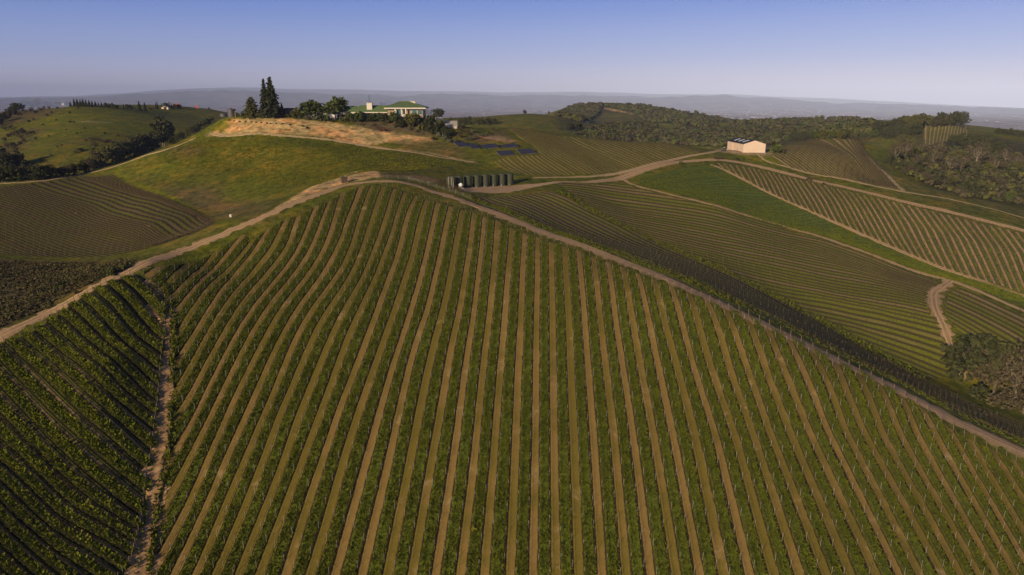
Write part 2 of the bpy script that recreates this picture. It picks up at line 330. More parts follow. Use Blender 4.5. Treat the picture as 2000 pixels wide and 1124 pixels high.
class MB:
    """collects boxes, tubes, prisms; build() links them as one mesh object"""
    def __init__(s): s.v = []; s.f = []
    def add(s, vs, fs):
        o = len(s.v); s.v += [tuple(map(float, p)) for p in vs]; s.f += [tuple(o + i for i in q) for q in fs]; return s
    def box(s, x0, x1, y0, y1, z0, z1):
        return s.add([(x0, y0, z0), (x1, y0, z0), (x1, y1, z0), (x0, y1, z0), (x0, y0, z1), (x1, y0, z1), (x1, y1, z1), (x0, y1, z1)],
                     [(0, 3, 2, 1), (4, 5, 6, 7), (0, 1, 5, 4), (1, 2, 6, 5), (2, 3, 7, 6), (3, 0, 4, 7)])
    def tube(s, pts, rad, n=6, cap=True):
        pts = [Vector(p) for p in pts]; rad = rad if isinstance(rad, (list, tuple)) else [rad] * len(pts); rings = []
        for i, p in enumerate(pts):
            d = (pts[min(i + 1, len(pts) - 1)] - pts[max(i - 1, 0)]).normalized(); a = d.orthogonal().normalized(); b = d.cross(a)
            rings.append([p + (a * math.cos(2 * math.pi * k / n) + b * math.sin(2 * math.pi * k / n)) * rad[i] for k in range(n)])
        o = len(s.v); s.v += [tuple(q) for r_ in rings for q in r_]
        for i in range(len(pts) - 1):
            for k in range(n): s.f.append((o + i * n + k, o + i * n + (k + 1) % n, o + (i + 1) * n + (k + 1) % n, o + (i + 1) * n + k))
        if cap: s.f += [tuple(o + k for k in reversed(range(n))), tuple(o + (len(pts) - 1) * n + k for k in range(n))]
        return s
    def lathe(s, prof, n=24, c=(0, 0, 0)):
        o = len(s.v)
        for r_, z in prof: s.v += [(c[0] + r_ * math.cos(2 * math.pi * k / n), c[1] + r_ * math.sin(2 * math.pi * k / n), c[2] + z) for k in range(n)]
        for i in range(len(prof) - 1):
            for k in range(n): s.f.append((o + i * n + k, o + i * n + (k + 1) % n, o + (i + 1) * n + (k + 1) % n, o + (i + 1) * n + k))
        s.f += [tuple(o + k for k in reversed(range(n))), tuple(o + (len(prof) - 1) * n + k for k in range(n))]
        return s
    def build(s, name, m, parent=None, smooth=False): return mesh_obj(name, s.v, s.f, m, parent, smooth)

# ---------------------------------------------------------------- ground sheet with its cover colours
GRASS, LUSH, OLIVE = (0.105, 0.120, 0.012), (0.140, 0.155, 0.012), (0.105, 0.102, 0.020)
PURPLE, SCRUB, BANK, DARKG = (0.105, 0.082, 0.045), (0.085, 0.068, 0.034), (0.44, 0.32, 0.145), (0.062, 0.076, 0.012)
WOOD, PLAIN = (0.052, 0.052, 0.024), (0.150, 0.110, 0.085)
def wpoly(px, rmin=62): return np.array([hit(u, v, rmin)[:2] for u, v in px])
def inside(P, x, y):
    c = np.zeros(x.shape, bool); n = len(P)
    for i in range(n):
        x0, y0 = P[i]; x1, y1 = P[(i + 1) % n]
        if y0 == y1: continue
        k = ((y0 > y) != (y1 > y)) & (x < (x1 - x0) * (y - y0) / (y1 - y0) + x0); c ^= k
    return c
def sdist(P, x, y, closed=True):
    d = np.full(x.shape, 1e18); n = len(P)
    for i in range(n if closed else n - 1):
        a, b = P[i], P[(i + 1) % n]; ab = b - a; L = (ab ** 2).sum() + 1e-9
        t = np.clip(((x - a[0]) * ab[0] + (y - a[1]) * ab[1]) / L, 0, 1)
        d = np.minimum(d, (x - a[0] - t * ab[0]) ** 2 + (y - a[1] - t * ab[1]) ** 2)
    return np.sqrt(d)
CA = np.empty((NT, NR, 3)); CA[:] = GRASS
RG = np.broadcast_to(RR[None, :], (NT, NR))
n_big = fbm(GX / 60, GY / 60, 21, 4); n_mid = fbm(GX / 14, GY / 14, 25, 4)
def blend(c, w): 
    global CA
    CA = CA * (1 - w[..., None]) + np.array(c) * w[..., None]
blend(OLIVE, np.clip(n_big * 2.2 + 0.4, 0, 1) * 0.8)
blend(LUSH, np.clip(n_mid * 3 - 0.1, 0, 1) * 0.6)
fw = np.clip((np.log(RG) - math.log(2600)) / 0.7, 0, 1)
tf, lf = TH[:, None] + 0 * LR[None, :], LR[None, :] + 0 * TH[:, None]
mott = fbm(tf * 60, lf * 45, 31, 5); mott2 = fbm(tf * 220, lf * 120, 35, 3)
pl = np.array(PLAIN)[None, None, :] * (1 + 2.2 * mott + 1.6 * mott2)[..., None]
pl = pl + (np.clip(mott * 2.4 - 0.35, 0, 1))[..., None] * np.array((-0.06, -0.01, -0.05)) + (np.clip(-mott2 * 3 - 0.75, 0, 1))[..., None] * np.array((0.16, 0.13, 0.10))
mtn = np.clip((np.log(RG) - math.log(17000)) / 0.4, 0, 1); pl = pl * (1 - mtn[..., None]) + mtn[..., None] * np.array((0.085, 0.088, 0.075)) * (1 + 1.2 * mott)[..., None]
CA = CA * (1 - fw[..., None]) + np.clip(pl, 0.02, 0.6) * fw[..., None]
def zone(px, c, soft=3.0, amt=1.0, rag=0.0, rmin=62, rmax=6000):
    P = wpoly(px, rmin); lo, hi = P.min(0) - 3 * soft - 2 * rag, P.max(0) + 3 * soft + 2 * rag
    ii, jj = np.nonzero((GX > lo[0]) & (GX < hi[0]) & (GY > lo[1]) & (GY < hi[1]) & (RG < rmax))
    x, y = GX[ii, jj], GY[ii, jj]; d = sdist(P, x, y); d = np.where(inside(P, x, y), d, -d)
    if rag: d = d + rag * 2 * fbm(x / (rag * 2.5), y / (rag * 2.5), 41, 4)
    w = np.clip(d / soft * 0.5 + 0.5, 0, 1) * amt
    cc = np.broadcast_to(np.array(c), (len(x), 3))
    if c is BANK: cc = cc * (1 + 1.1 * fbm(x / 3.0, y / 3.0, 71, 3))[:, None]; g = np.clip(fbm(x / 5.0, y / 5.0, 77, 4) * 6 - .55, 0, 1)[:, None]; cc = cc * (1 - g) + np.array((0.16, 0.125, 0.05)) * g
    CA[ii, jj] = CA[ii, jj] * (1 - w[:, None]) + cc * w[:, None]
# wooded hills behind, left hill scrub, woods floor
zone([(1120, 268), (1100, 240), (1092, 226), (1105, 212), (1150, 203), (1220, 206), (1300, 214), (1360, 224), (1440, 240), (1560, 236), (1700, 236), (1720, 262), (1560, 285), (1400, 285), (1250, 278), (1160, 270)], WOOD, 15, 1, 25, 560)
zone([(1190, 222), (1235, 224), (1260, 235), (1180, 240), (1150, 250), (1130, 252), (1160, 232)], OLIVE, 12, 0.9, 10, 560)
for g_, c_ in (([(1180, 222), (1238, 222), (1262, 238), (1215, 243), (1170, 252), (1128, 256), (1155, 236)], OLIVE), ([(1270, 240), (1315, 241), (1325, 252), (1308, 260), (1290, 256)], LUSH), ([(1395, 238), (1428, 240), (1430, 255), (1400, 252)], LUSH), ([(1500, 246), (1560, 244), (1600, 250), (1540, 256)], OLIVE), ([(1330, 246), (1365, 248), (1370, 258), (1340, 256)], OLIVE), ([(1620, 246), (1680, 244), (1690, 252), (1640, 256)], OLIVE)): zone(g_, c_, 10, 1.0, 12, 560)
zone([(1275, 240), (1315, 243), (1320, 252), (1305, 258), (1290, 254)], LUSH, 8, 0.9, 8, 560)
zone([(1172, 210), (1200, 214), (1235, 221), (1236, 223), (1195, 217)], BANK, 5, 0.9, 4, 560)
zone([(1560, 236), (1640, 236), (1655, 239), (1590, 242), (1560, 241)], (0.27, 0.20, 0.12), 8, 0.9, 6, 560)
zone([(0, 213), (60, 205), (120, 205), (110, 222), (60, 236), (20, 246), (-60, 260), (-100, 230)], SCRUB, 12, 0.8, 14, 480)
zone([(-40, 300), (30, 275), (60, 250), (80, 252), (60, 275), (40, 300), (20, 330), (-20, 345)], SCRUB, 10, 0.7, 12, 480)
zone([(150, 238), (215, 239), (222, 241), (160, 240)], (0.3, 0.25, 0.15), 2, 0.8, 1, 480)
zone([(1735, 300), (1790, 262), (1900, 262), (2050, 290), (2200, 380), (2100, 420), (1950, 395), (1850, 378), (1780, 350), (1750, 325)], WOOD, 8, 0.95, 10, 400)
zone([(1720, 255), (1800, 235), (1880, 240), (1885, 247), (1810, 250), (1760, 272)], WOOD, 8, 0.9, 6, 560)
# house hill: cut earth banks, garden slope, meadow colours
zone([(405, 264), (432, 246), (440, 236), (480, 231), (560, 231), (640, 238), (715, 252), (790, 262), (838, 268), (860, 276), (800, 282), (760, 278), (720, 286), (930, 318), (905, 316), (800, 296), (720, 283), (640, 270), (560, 263), (480, 262)], BANK, 1.6, 0.95, 2.6)
zone([(405, 258), (430, 240), (445, 236), (452, 246), (440, 256)], LUSH, 2, 0.9, 2)
zone([(690, 238), (760, 232), (840, 240), (870, 262), (840, 268), (790, 260), (740, 256), (700, 248)], (0.14, 0.10, 0.065), 3, 0.8, 3)
zone([(730, 246), (765, 252), (760, 258), (732, 256)], (0.085, 0.050, 0.035), 2, 0.9, 1.5)
zone([(780, 272), (850, 275), (900, 290), (925, 312), (850, 300), (790, 288)], (0.16, 0.125, 0.045), 4, 0.7, 3)
zone([(250, 345), (330, 372), (420, 372), (520, 395), (500, 430), (440, 425), (350, 395)], PURPLE, 8, 0.75, 9)
zone([(470, 270), (600, 268), (760, 295), (900, 325), (860, 340), (740, 325), (640, 300), (500, 285)], DARKG, 8, 0.6, 8)
zone([(420, 290), (520, 280), (620, 300), (640, 330), (520, 330), (430, 320)], (0.165, 0.150, 0.018), 12, 0.6, 12)
zone([(228, 338), (290, 360), (400, 418), (440, 440), (425, 448), (340, 408), (270, 372)], LUSH, 2, 0.9, 2)
zone([(350, 465), (420, 440), (440, 445), (380, 478), (300, 500), (270, 505)], (0.15, 0.14, 0.03), 2, 0.7, 3)
zone([(330, 290), (385, 282), (400, 300), (350, 310)], SCRUB, 5, 0.7, 5)
zone([(505, 436), (560, 404), (600, 385), (640, 369), (680, 356), (715, 351), (745, 346), (738, 335), (700, 333), (680, 338), (660, 347), (630, 357), (600, 369), (560, 392), (525, 416)], BANK, 0.8, 1, 1.2)
zone([(780, 342), (830, 345), (860, 352), (850, 358), (800, 350)], BANK, 1, 0.8, 1.2)
zone([(272, 545), (300, 560), (300, 800), (285, 1000), (255, 1124), (300, 1124), (335, 900), (350, 700), (340, 580), (300, 540)], (0.20, 0.15, 0.07), 2, 0.6, 3)
zone([(-60, 505), (120, 510), (230, 503), (262, 522), (200, 552), (130, 585), (0, 648), (-80, 690)], SCRUB, 4, 0.9, 6)
zone([(0, 540), (100, 530), (180, 540), (100, 590), (0, 630)], PURPLE, 6, 0.7, 8)
zone([(200, 508), (262, 515), (258, 528), (215, 548), (180, 540)], LUSH, 3, 0.6, 4)
zone([(935, 262), (985, 255), (1000, 272), (960, 282), (900, 275)], (0.14, 0.105, 0.05), 4, 0.8, 5)
zone([(925, 261), (985, 268), (1010, 275), (1000, 279), (950, 272)], (0.32, 0.23, 0.13), 1.5, 0.9, 2)
zone([(950, 275), (1000, 280), (1015, 288), (960, 286)], LUSH, 3, 0.8, 3)
zone([(1385, 288), (1500, 290), (1530, 300), (1500, 305), (1440, 302), (1400, 296)], (0.36, 0.26, 0.16), 2, 0.9, 2)
zone([(1440, 306), (1520, 308), (1550, 322), (1500, 322)], LUSH, 3, 0.8, 3)
zone([(1690, 285), (1730, 282), (1745, 300), (1735, 318), (1700, 308)], LUSH, 4, 0.9, 4)
zone([(1700, 318), (1750, 366), (1900, 390), (2100, 460), (2100, 440), (1900, 385), (1770, 355), (1720, 315)], (0.125, 0.118, 0.035), 5, 0.8, 4)
me_faces = (np.arange(NT - 1)[:, None] * NR + np.arange(NR - 1)[None, :]).ravel()
quads = np.stack([me_faces, me_faces + NR, me_faces + NR + 1, me_faces + 1], 1)[:, ::-1]
ground = mesh_obj('ground', np.stack([GX, GY, GZ], -1).reshape(-1, 3), quads, terrain_mat(), None, True)
ca = ground.data.color_attributes.new('Col', 'FLOAT_COLOR', 'POINT')
ca.data.foreach_set('color', np.concatenate([np.clip(CA, 0.01, 0.8), np.ones((NT, NR, 1))], -1).astype(np.float32).ravel())
tag(ground, kind='structure')

# ---------------------------------------------------------------- roads and bare tracks, draped sheets
def dense(P, step):
    P = np.asarray(P, float); d = np.r_[0, np.cumsum(np.hypot(*(P[1:] - P[:-1]).T))]; n = max(int(d[-1] / step), 2) + 1; s = np.linspace(0, d[-1], n)
    # smooth the corners with a Catmull-like resample
    x = np.interp(s, d, P[:, 0]); y = np.interp(s, d, P[:, 1]); k = max(int(6 / step), 1)
    if n > 4 * k:
        ker = np.ones(2 * k + 1) / (2 * k + 1)
        xp = np.r_[2 * x[0] - x[k:0:-1], x, 2 * x[-1] - x[-2:-k - 2:-1]]; yp = np.r_[2 * y[0] - y[k:0:-1], y, 2 * y[-1] - y[-2:-k - 2:-1]]
        x, y = np.convolve(xp, ker, 'valid'), np.convolve(yp, ker, 'valid')
    return np.stack([x, y], 1)
def strip(name, px, width, m, lift=0.06, ragged=0.5, rmin=62, seed=1, step=1.2):
    c = dense(wpoly(px, rmin), step); t = np.gradient(c, axis=0); t /= np.hypot(*t.T)[:, None] + 1e-9; nrm = np.stack([-t[:, 1], t[:, 0]], 1)
    w = np.interp(np.linspace(0, 1, len(c)), np.linspace(0, 1, len(width)), width) if isinstance(width, (list, tuple)) else np.full(len(c), width)
    s = np.arange(len(c)) * step; K = 7; v = []
    for j in range(K):
        a = j / (K - 1) - 0.5; off = a * w
        if j in (0, K - 1): off = off + np.sign(a) * ragged * (vnoise(s / 2.3, np.full(len(s), j * 9.0), seed) + vnoise(s / 0.9, np.full(len(s), j * 5.0), seed + 5) - 1.0)
        p = c + nrm * off[:, None]; v.append(np.c_[p, height(p[:, 0], p[:, 1]) + lift * (1 if 0 < j < K - 1 else 0.3)])
    v = np.stack(v, 1); n = len(c); i = (np.arange(n - 1)[:, None] * K + np.arange(K - 1)[None, :]).ravel()
    o = mesh_obj(name, v.reshape(-1, 3), np.stack([i, i + K, i + K + 1, i + 1], 1)[:, ::-1], m, None, True)
    lay = o.data.uv_layers.new(name='rows'); ux = (np.linspace(-.5, .5, K)[None, :] * w[:, None]).ravel(); uy = np.repeat(s, K); li = np.empty(len(o.data.loops), np.int32); o.data.loops.foreach_get('vertex_index', li)
    lay.data.foreach_set('uv', np.stack([ux[li], uy[li]], 1).astype(np.float32).ravel())
    return tag(o, kind='structure')
ROAD_A = [(-90, 705), (0, 657), (60, 627), (130, 590), (200, 555), (260, 527), (330, 497), (420, 463), (500, 431), (560, 404), (620, 380), (680, 360), (720, 355), (770, 355), (820, 364), (860, 379),
          (900, 391), (960, 414), (1020, 437), (1100, 467), (1200, 504), (1300, 544), (1400, 590), (1500, 638), (1600, 687), (1700, 735), (1800, 786), (1900, 838), (2000, 884), (2090, 928)]
strip('ridge_road', ROAD_A, [4.6] * 10 + [4.8] * 6 + [6.4] * 14, M_ROAD, 0.08, 1.8)
strip('barn_road', [(1040, 348), (1150, 346), (1220, 336), (1280, 319), (1340, 306), (1385, 299), (1412, 294), (1440, 300)], [2.5, 3.0, 3.5, 4, 4.5, 5], M_ROAD2, 0.08, 0.6, seed=2)
strip('vineyard_road', [(1080, 356), (1150, 357), (1205, 351), (1260, 331), (1320, 317), (1385, 312), (1440, 316), (1500, 330), (1560, 345), (1640, 363), (1700, 378), (1780, 398), (1860, 415), (1940, 436), (2060, 470)],
      [2.5, 4, 6, 6, 5.5, 5, 4.5, 4.2, 4.2, 4.4, 4.4, 4.4], M_ROAD, 0.10, 0.7, seed=3)
strip('dirt_track', [(1388, 322), (1450, 350), (1500, 376), (1560, 403), (1620, 430), (1700, 465), (1780, 500), (1860, 532), (1940, 558), (2050, 594)], 2.6, M_ROAD, 0.09, 0.8, seed=4)
strip('dirt_track', [(1215, 350), (1232, 360), (1250, 366), (1300, 378), (1370, 395), (1430, 412), (1500, 432), (1580, 455), (1660, 482), (1740, 512), (1800, 534), (1850, 545), (1900, 565), (1960, 590), (2050, 628)], [2, 2, 2.4, 2.2, 2.2, 3, 2.2], M_ROAD, 0.09, 0.7, seed=5)
strip('dirt_track', [(1860, 546), (1822, 572), (1826, 605), (1845, 640), (1860, 690), (1884, 742)], [2.5, 6.0, 5.5, 3, 3, 3.5], M_ROAD, 0.10, 2.2, seed=6)
strip('dirt_track', [(-80, 366), (0, 359), (60, 356), (110, 350), (170, 338), (240, 320), (300, 300), (345, 286), (382, 270)], [2.6, 2.6, 2.8, 2.6, 1.6], M_ROAD2, 0.09, 0.7, seed=7)
strip('dirt_track', [(415, 262), (470, 264), (540, 264), (620, 271), (700, 282), (790, 296), (860, 308), (925, 317)], [2.2, 2.4, 2.4, 3.2, 3, 2.4], M_ROAD2, 0.09, 0.9, seed=8)
strip('dirt_track', [(1480, 302), (1500, 318), (1560, 333), (1640, 348), (1720, 366), (1770, 376), (1850, 388), (1930, 406), (2040, 440)], [1.6, 2.4, 2.6, 2.6, 1.8, 1.4], M_ROAD2, 0.09, 0.8, seed=9)
strip('dirt_track', [(1683, 286), (1690, 300), (1705, 318), (1735, 345), (1765, 373)], [2.0, 2.6, 2.6, 2.0], M_ROAD2, 0.10, 0.7, seed=10)
strip('tank_pad', [(902, 373), (940, 371), (985, 369), (1025, 365), (1060, 360), (1092, 356)], [4, 19, 20, 13, 6, 3.5], M_PAD, 0.07, 1.0, seed=12)
strip('gully', [(288, 548), (303, 572), (318, 605), (328, 640), (327, 690), (318, 740), (312, 780), (322, 830), (308, 890), (300, 940), (296, 985), (288, 1040), (276, 1124), (262, 1190)],
      [3, 5.5, 7.5, 5.5, 2.4, 2.2, 4.2, 3.4, 4.2, 4.4, 4.0, 5.2, 5.6, 5.6], M_GULLY, 0.10, 2.6, seed=13)

# ---------------------------------------------------------------- vineyard blocks: alley curves, floor sheets, vine rows, cover crop
rng = np.random.default_rng(7)
class Block:
    """rows of one block. guides: (alley index, curve) list; clip: outline the rows stop at"""
    def __init__(s, guides, clip=None, n=90, extend=0.0, rmin=62):
        s.idx = np.array([g[0] for g in guides], float); cs = []
        for _, px in guides:
            P = wpoly(px, rmin); d = np.r_[0, np.cumsum(np.hypot(*(P[1:] - P[:-1]).T))]; t = np.linspace(0, d[-1], n)
            c = np.stack([np.interp(t, d, P[:, 0]), np.interp(t, d, P[:, 1])], 1)
            k = n // 12 if len(px) > 2 else 0
            if k:
                ker = np.hanning(2 * k + 3)[1:-1]; ker /= ker.sum()
                pad = lambda q: np.r_[2 * q[0] - q[k:0:-1], q, 2 * q[-1] - q[-2:-k - 2:-1]]
                c = np.stack([np.convolve(pad(c[:, 0]), ker, 'valid'), np.convolve(pad(c[:, 1]), ker, 'valid')], 1)
            cs.append(c)
        s.C = np.array(cs); s.n = n
        if extend:      # carry the rows on beyond the frame
            dv = s.C[:, -1] - s.C[:, -4]; dv /= np.hypot(*dv.T)[:, None]; ex = np.asarray(extend)
            m = np.hypot(*(s.C[:, -1] - s.C[:, 0]).T)
            q = np.stack([s.C[:, -1] + dv * e for e in np.linspace(0.08, 1, 12)[:, None, None] * ex[None, :, None]], 1) if ex.ndim else np.stack([s.C[:, -1] + dv * e for e in np.linspace(0.08, 1, 12) * extend], 1)
            s.C = np.concatenate([s.C, q], 1); s.n = s.C.shape[1]
        s.clip = wpoly(clip, rmin) if clip is not None else None
    def at(s, u, t):
        """world xy at alley coordinate u, fraction t"""
        u = np.asarray(u, float); t = np.asarray(t, float)
        i = np.clip(np.searchsorted(s.idx, u) - 1, 0, len(s.idx) - 2); fu = (u - s.idx[i]) / (s.idx[i + 1] - s.idx[i])
        q = np.clip(t * (s.n - 1), 0, s.n - 1.0001); j = q.astype(int); ft = q - j
        g = lambda a, b: s.C[a, b]
        w = lambda z: z[..., None]
        return (g(i, j) * w(1 - ft) + g(i, j + 1) * w(ft)) * w(1 - fu) + (g(i + 1, j) * w(1 - ft) + g(i + 1, j + 1) * w(ft)) * w(fu)
    def ok(s, xy): return inside(s.clip, xy[..., 0], xy[..., 1]) if s.clip is not None else np.ones(xy.shape[:-1], bool)
    def row(s, u, step=1.4):
        t = np.linspace(0, 1, 240); P = s.at(np.full(240, u), t); k = s.ok(P)
        if k.sum() < 4: return None
        a, b, best = 0, 0, 0; i = 0
        while i < 240:
            if k[i]:
                j = i
                while j < 240 and k[j]: j += 1
                if j - i > best: best, a, b = j - i, i, j
                i = j
            else: i += 1
        P = P[a:b]; d = np.r_[0, np.cumsum(np.hypot(*(P[1:] - P[:-1]).T))]
        if d[-1] < 3: return None
        m = max(int(d[-1] / step), 2); q = np.linspace(0, d[-1], m + 1); x, y = np.interp(q, d, P[:, 0]), np.interp(q, d, P[:, 1])
        return np.stack([x, y, height(x, y)], 1)
    def sheet(s, name, m, lift=0.045, du=0.125, dt=1.3):
        L = np.hypot(*(s.C[:, 1:] - s.C[:, :-1]).transpose(2, 0, 1)).sum(1).max(); nt_ = int(L / dt); us = np.arange(s.idx[0] - 0.5 * (s.clip is None), s.idx[-1] + du / 2 + 0.5 * (s.clip is None), du)
        U, T = np.meshgrid(us, np.linspace(0, 1, nt_), indexing='ij'); P = s.at(U, T); nu = len(us)
        z = height(P[..., 0], P[..., 1]) + lift
        i = (np.arange(nu - 1)[:, None] * nt_ + np.arange(nt_ - 1)[None, :]).ravel(); q = np.stack([i, i + nt_, i + nt_ + 1, i + 1], 1)
        o_ = s.ok(P).ravel(); q = q[o_[q].all(1)]
        a = P.reshape(-1, 2)[q]; area = 0.5 * ((a[:, 2, 0] - a[:, 0, 0]) * (a[:, 3, 1] - a[:, 1, 1]) - (a[:, 3, 0] - a[:, 1, 0]) * (a[:, 2, 1] - a[:, 0, 1]))
        if area.sum() < 0: q = q[:, ::-1]
        vv = np.concatenate([P.reshape(-1, 2), z.reshape(-1, 1)], 1)
        used, inv = np.unique(q, return_inverse=True); q = inv.reshape(q.shape); vv = vv[used]
        ob = mesh_obj(name, vv, q, m, None, True)
        lay = ob.data.uv_layers.new(name='rows'); uv = np.stack([U.ravel()[used], (T.ravel() * L)[used]], 1)[q.ravel()]
        lay.data.foreach_set('uv', uv.astype(np.float32).ravel()); s.L = L
        return tag(ob, kind='structure')

def rows_mesh(P, cane=5, h=0.95, spread=0.22, up=0.5, trunk=0.035, seed=0):
    """one trellised row of dormant vines along the points P: trunks, cordon, canes; numpy vertices and quads"""
    r = np.random.default_rng(seed); n = len(P); t = np.gradient(P, axis=0); t /= np.linalg.norm(t, axis=1)[:, None]; s = np.stack([-t[:, 1], t[:, 0], 0 * t[:, 0]], 1); s /= np.linalg.norm(s, axis=1)[:, None]
    Q = []
    top = P + np.array([0, 0, h]) + s * r.normal(0, 0.04, (n, 1))
    for a in (t, s):    # crossed trunk faces
        Q.append(np.stack([P - a * trunk, P + a * trunk, top + a * trunk * 0.7, top - a * trunk * 0.7], 1))
    a, b = top[:-1], top[1:]; w = np.array([0, 0, 0.035])
    Q.append(np.stack([a - w, b - w, b + w, a + w], 1)); Q.append(np.stack([a - s[:-1] * .035, b - s[:-1] * .035, b + s[:-1] * .035, a + s[:-1] * .035], 1))
    for k in range(cane):
        f = r.random((n - 1, 1)); c0 = a * (1 - f) + b * f; L = up * (0.5 + r.random((n - 1, 1)))
        d = np.array([0, 0, 1.0]) + s[:-1] * r.normal(0, spread * 2, (n - 1, 1)) + t[:-1] * r.normal(0, 0.35, (n - 1, 1)); e = c0 + d * L
        wv = t[:-1] * 0.028; Q.append(np.stack([c0 - wv, c0 + wv, e + wv * 0.6, e - wv * 0.6], 1))
    Q = np.concatenate(Q); return Q.reshape(-1, 3), np.arange(len(Q) * 4).reshape(-1, 4)
def post_quads(P, h, w, lean=0.03, seed=0):
    r = np.random.default_rng(seed); n = len(P); b = P - np.array([0, 0, 0.15]); tp = P + np.c_[r.normal(0, lean, (n, 2)), np.full(n, h)]; Q = []
    c = [np.array(q) * w for q in ((-1, -1, 0), (1, -1, 0), (1, 1, 0), (-1, 1, 0))]
    for i in range(4): j = (i + 1) % 4; Q.append(np.stack([b + c[i], b + c[j], tp + c[j], tp + c[i]], 1))
    Q.append(np.stack([tp + c[0], tp + c[1], tp + c[2], tp + c[3]], 1)); Q = np.concatenate(Q); return Q.reshape(-1, 3), np.arange(len(Q) * 4).reshape(-1, 4)
def join(parts):
    v, f, o = [], [], 0
    for a, b in parts: v.append(a); f.append(b + o); o += len(a)
    return np.concatenate(v), np.concatenate(f)
NUM = ['first', 'second', 'third', 'fourth', 'fifth', 'sixth', 'seventh', 'eighth', 'ninth', 'tenth', 'eleventh', 'twelfth']
def nth(i):
    if i <= 12: return NUM[i - 1]
    return str(i) + ('th' if 10 < i % 100 < 14 else {1: 'st', 2: 'nd', 3: 'rd'}.get(i % 10, 'th'))
_pm = MB().box(-.03, .03, -.03, .03, -.2, 1.9).build('post', M_METAL); POST_ME = _pm.data; M_WIRE = mat('old_wire', (0.12, 0.10, 0.085), 0.7, 0.2); M_OLDP = mat('old_post', (0.10, 0.075, 0.05), 0.9, 0.1); bpy.data.objects.remove(_pm)
_pm = MB().tube([(0, 0, -.3), (0, 0, 2.0)], [.085, .075], 7).build('post', M_WOODP); ENDP_ME = _pm.data; bpy.data.objects.remove(_pm)
def child(name, me, parent, loc, rz=0.0, tilt=0.0):
    o = bpy.data.objects.new(name, me); COL.objects.link(o); o.parent = parent; o.location = loc; o.rotation_euler = (tilt, 0, rz); return o
VISIBLE = lambda p: -40 < proj(p)[0] < 2040 and proj(p)[1] < 1150
def near_row(P, label, group, seed, cane=6, every=4):
    """row near enough to show its posts: Empty at its upper end > vines, wire, end posts, posts"""
    b = P[0]; root = empty('vine_row', tuple(b)); tag(root, label, 'vine row', group); rel = P - b
    v, f = rows_mesh(rel, cane, seed=seed); mesh_obj('vines', v, f, M_VINE, root)
    m = MB(); st = max(int(4.5), 1)
    for hz in (0.95, 1.45, 1.85):
        ii = list(range(0, len(rel), 4)) + [len(rel) - 1]
        a = rel[ii] + np.array([0, 0, hz]); w = np.array([0, 0, 0.007])
        for i in range(len(a) - 1): m.add([a[i] - w, a[i + 1] - w, a[i + 1] + w, a[i] + w], [(0, 1, 2, 3)])
    m.build('wire', M_WIRE, root)
    d = P[-1] - P[0]; rz = math.atan2(-d[0], d[1])
    child('end_post', ENDP_ME, root, tuple(rel[0]), rz, R(10)); child('end_post', ENDP_ME, root, tuple(rel[-1]), rz, R(-10))
    r = random.Random(seed)
    for i in range(every, len(rel) - 2, every):
        if VISIBLE(P[i]): child('post', POST_ME, root, tuple(rel[i]), r.random(), r.uniform(-.03, .03))
    return root
def far_row(P, label, group, seed, cane=4, h=0.95, up=0.55, every=4, m=None, name='vine_row'):
    b = P[0].copy(); rel = P - b; pr = [rows_mesh(rel, cane, h, seed=seed, up=up, trunk=0.05)]
    pr.append(post_quads(rel[::every], 1.8, 0.05, seed=seed)); v, f = join(pr)
    o = mesh_obj(name, v, f, [m or M_VINE, M_OLDP]); nv = len(pr[0][1])
    mi = np.zeros(len(f), np.int32); mi[nv:] = 1; o.data.polygons.foreach_set('material_index', mi)
    o.location = tuple(b); return tag(o, label, 'vine row', group)

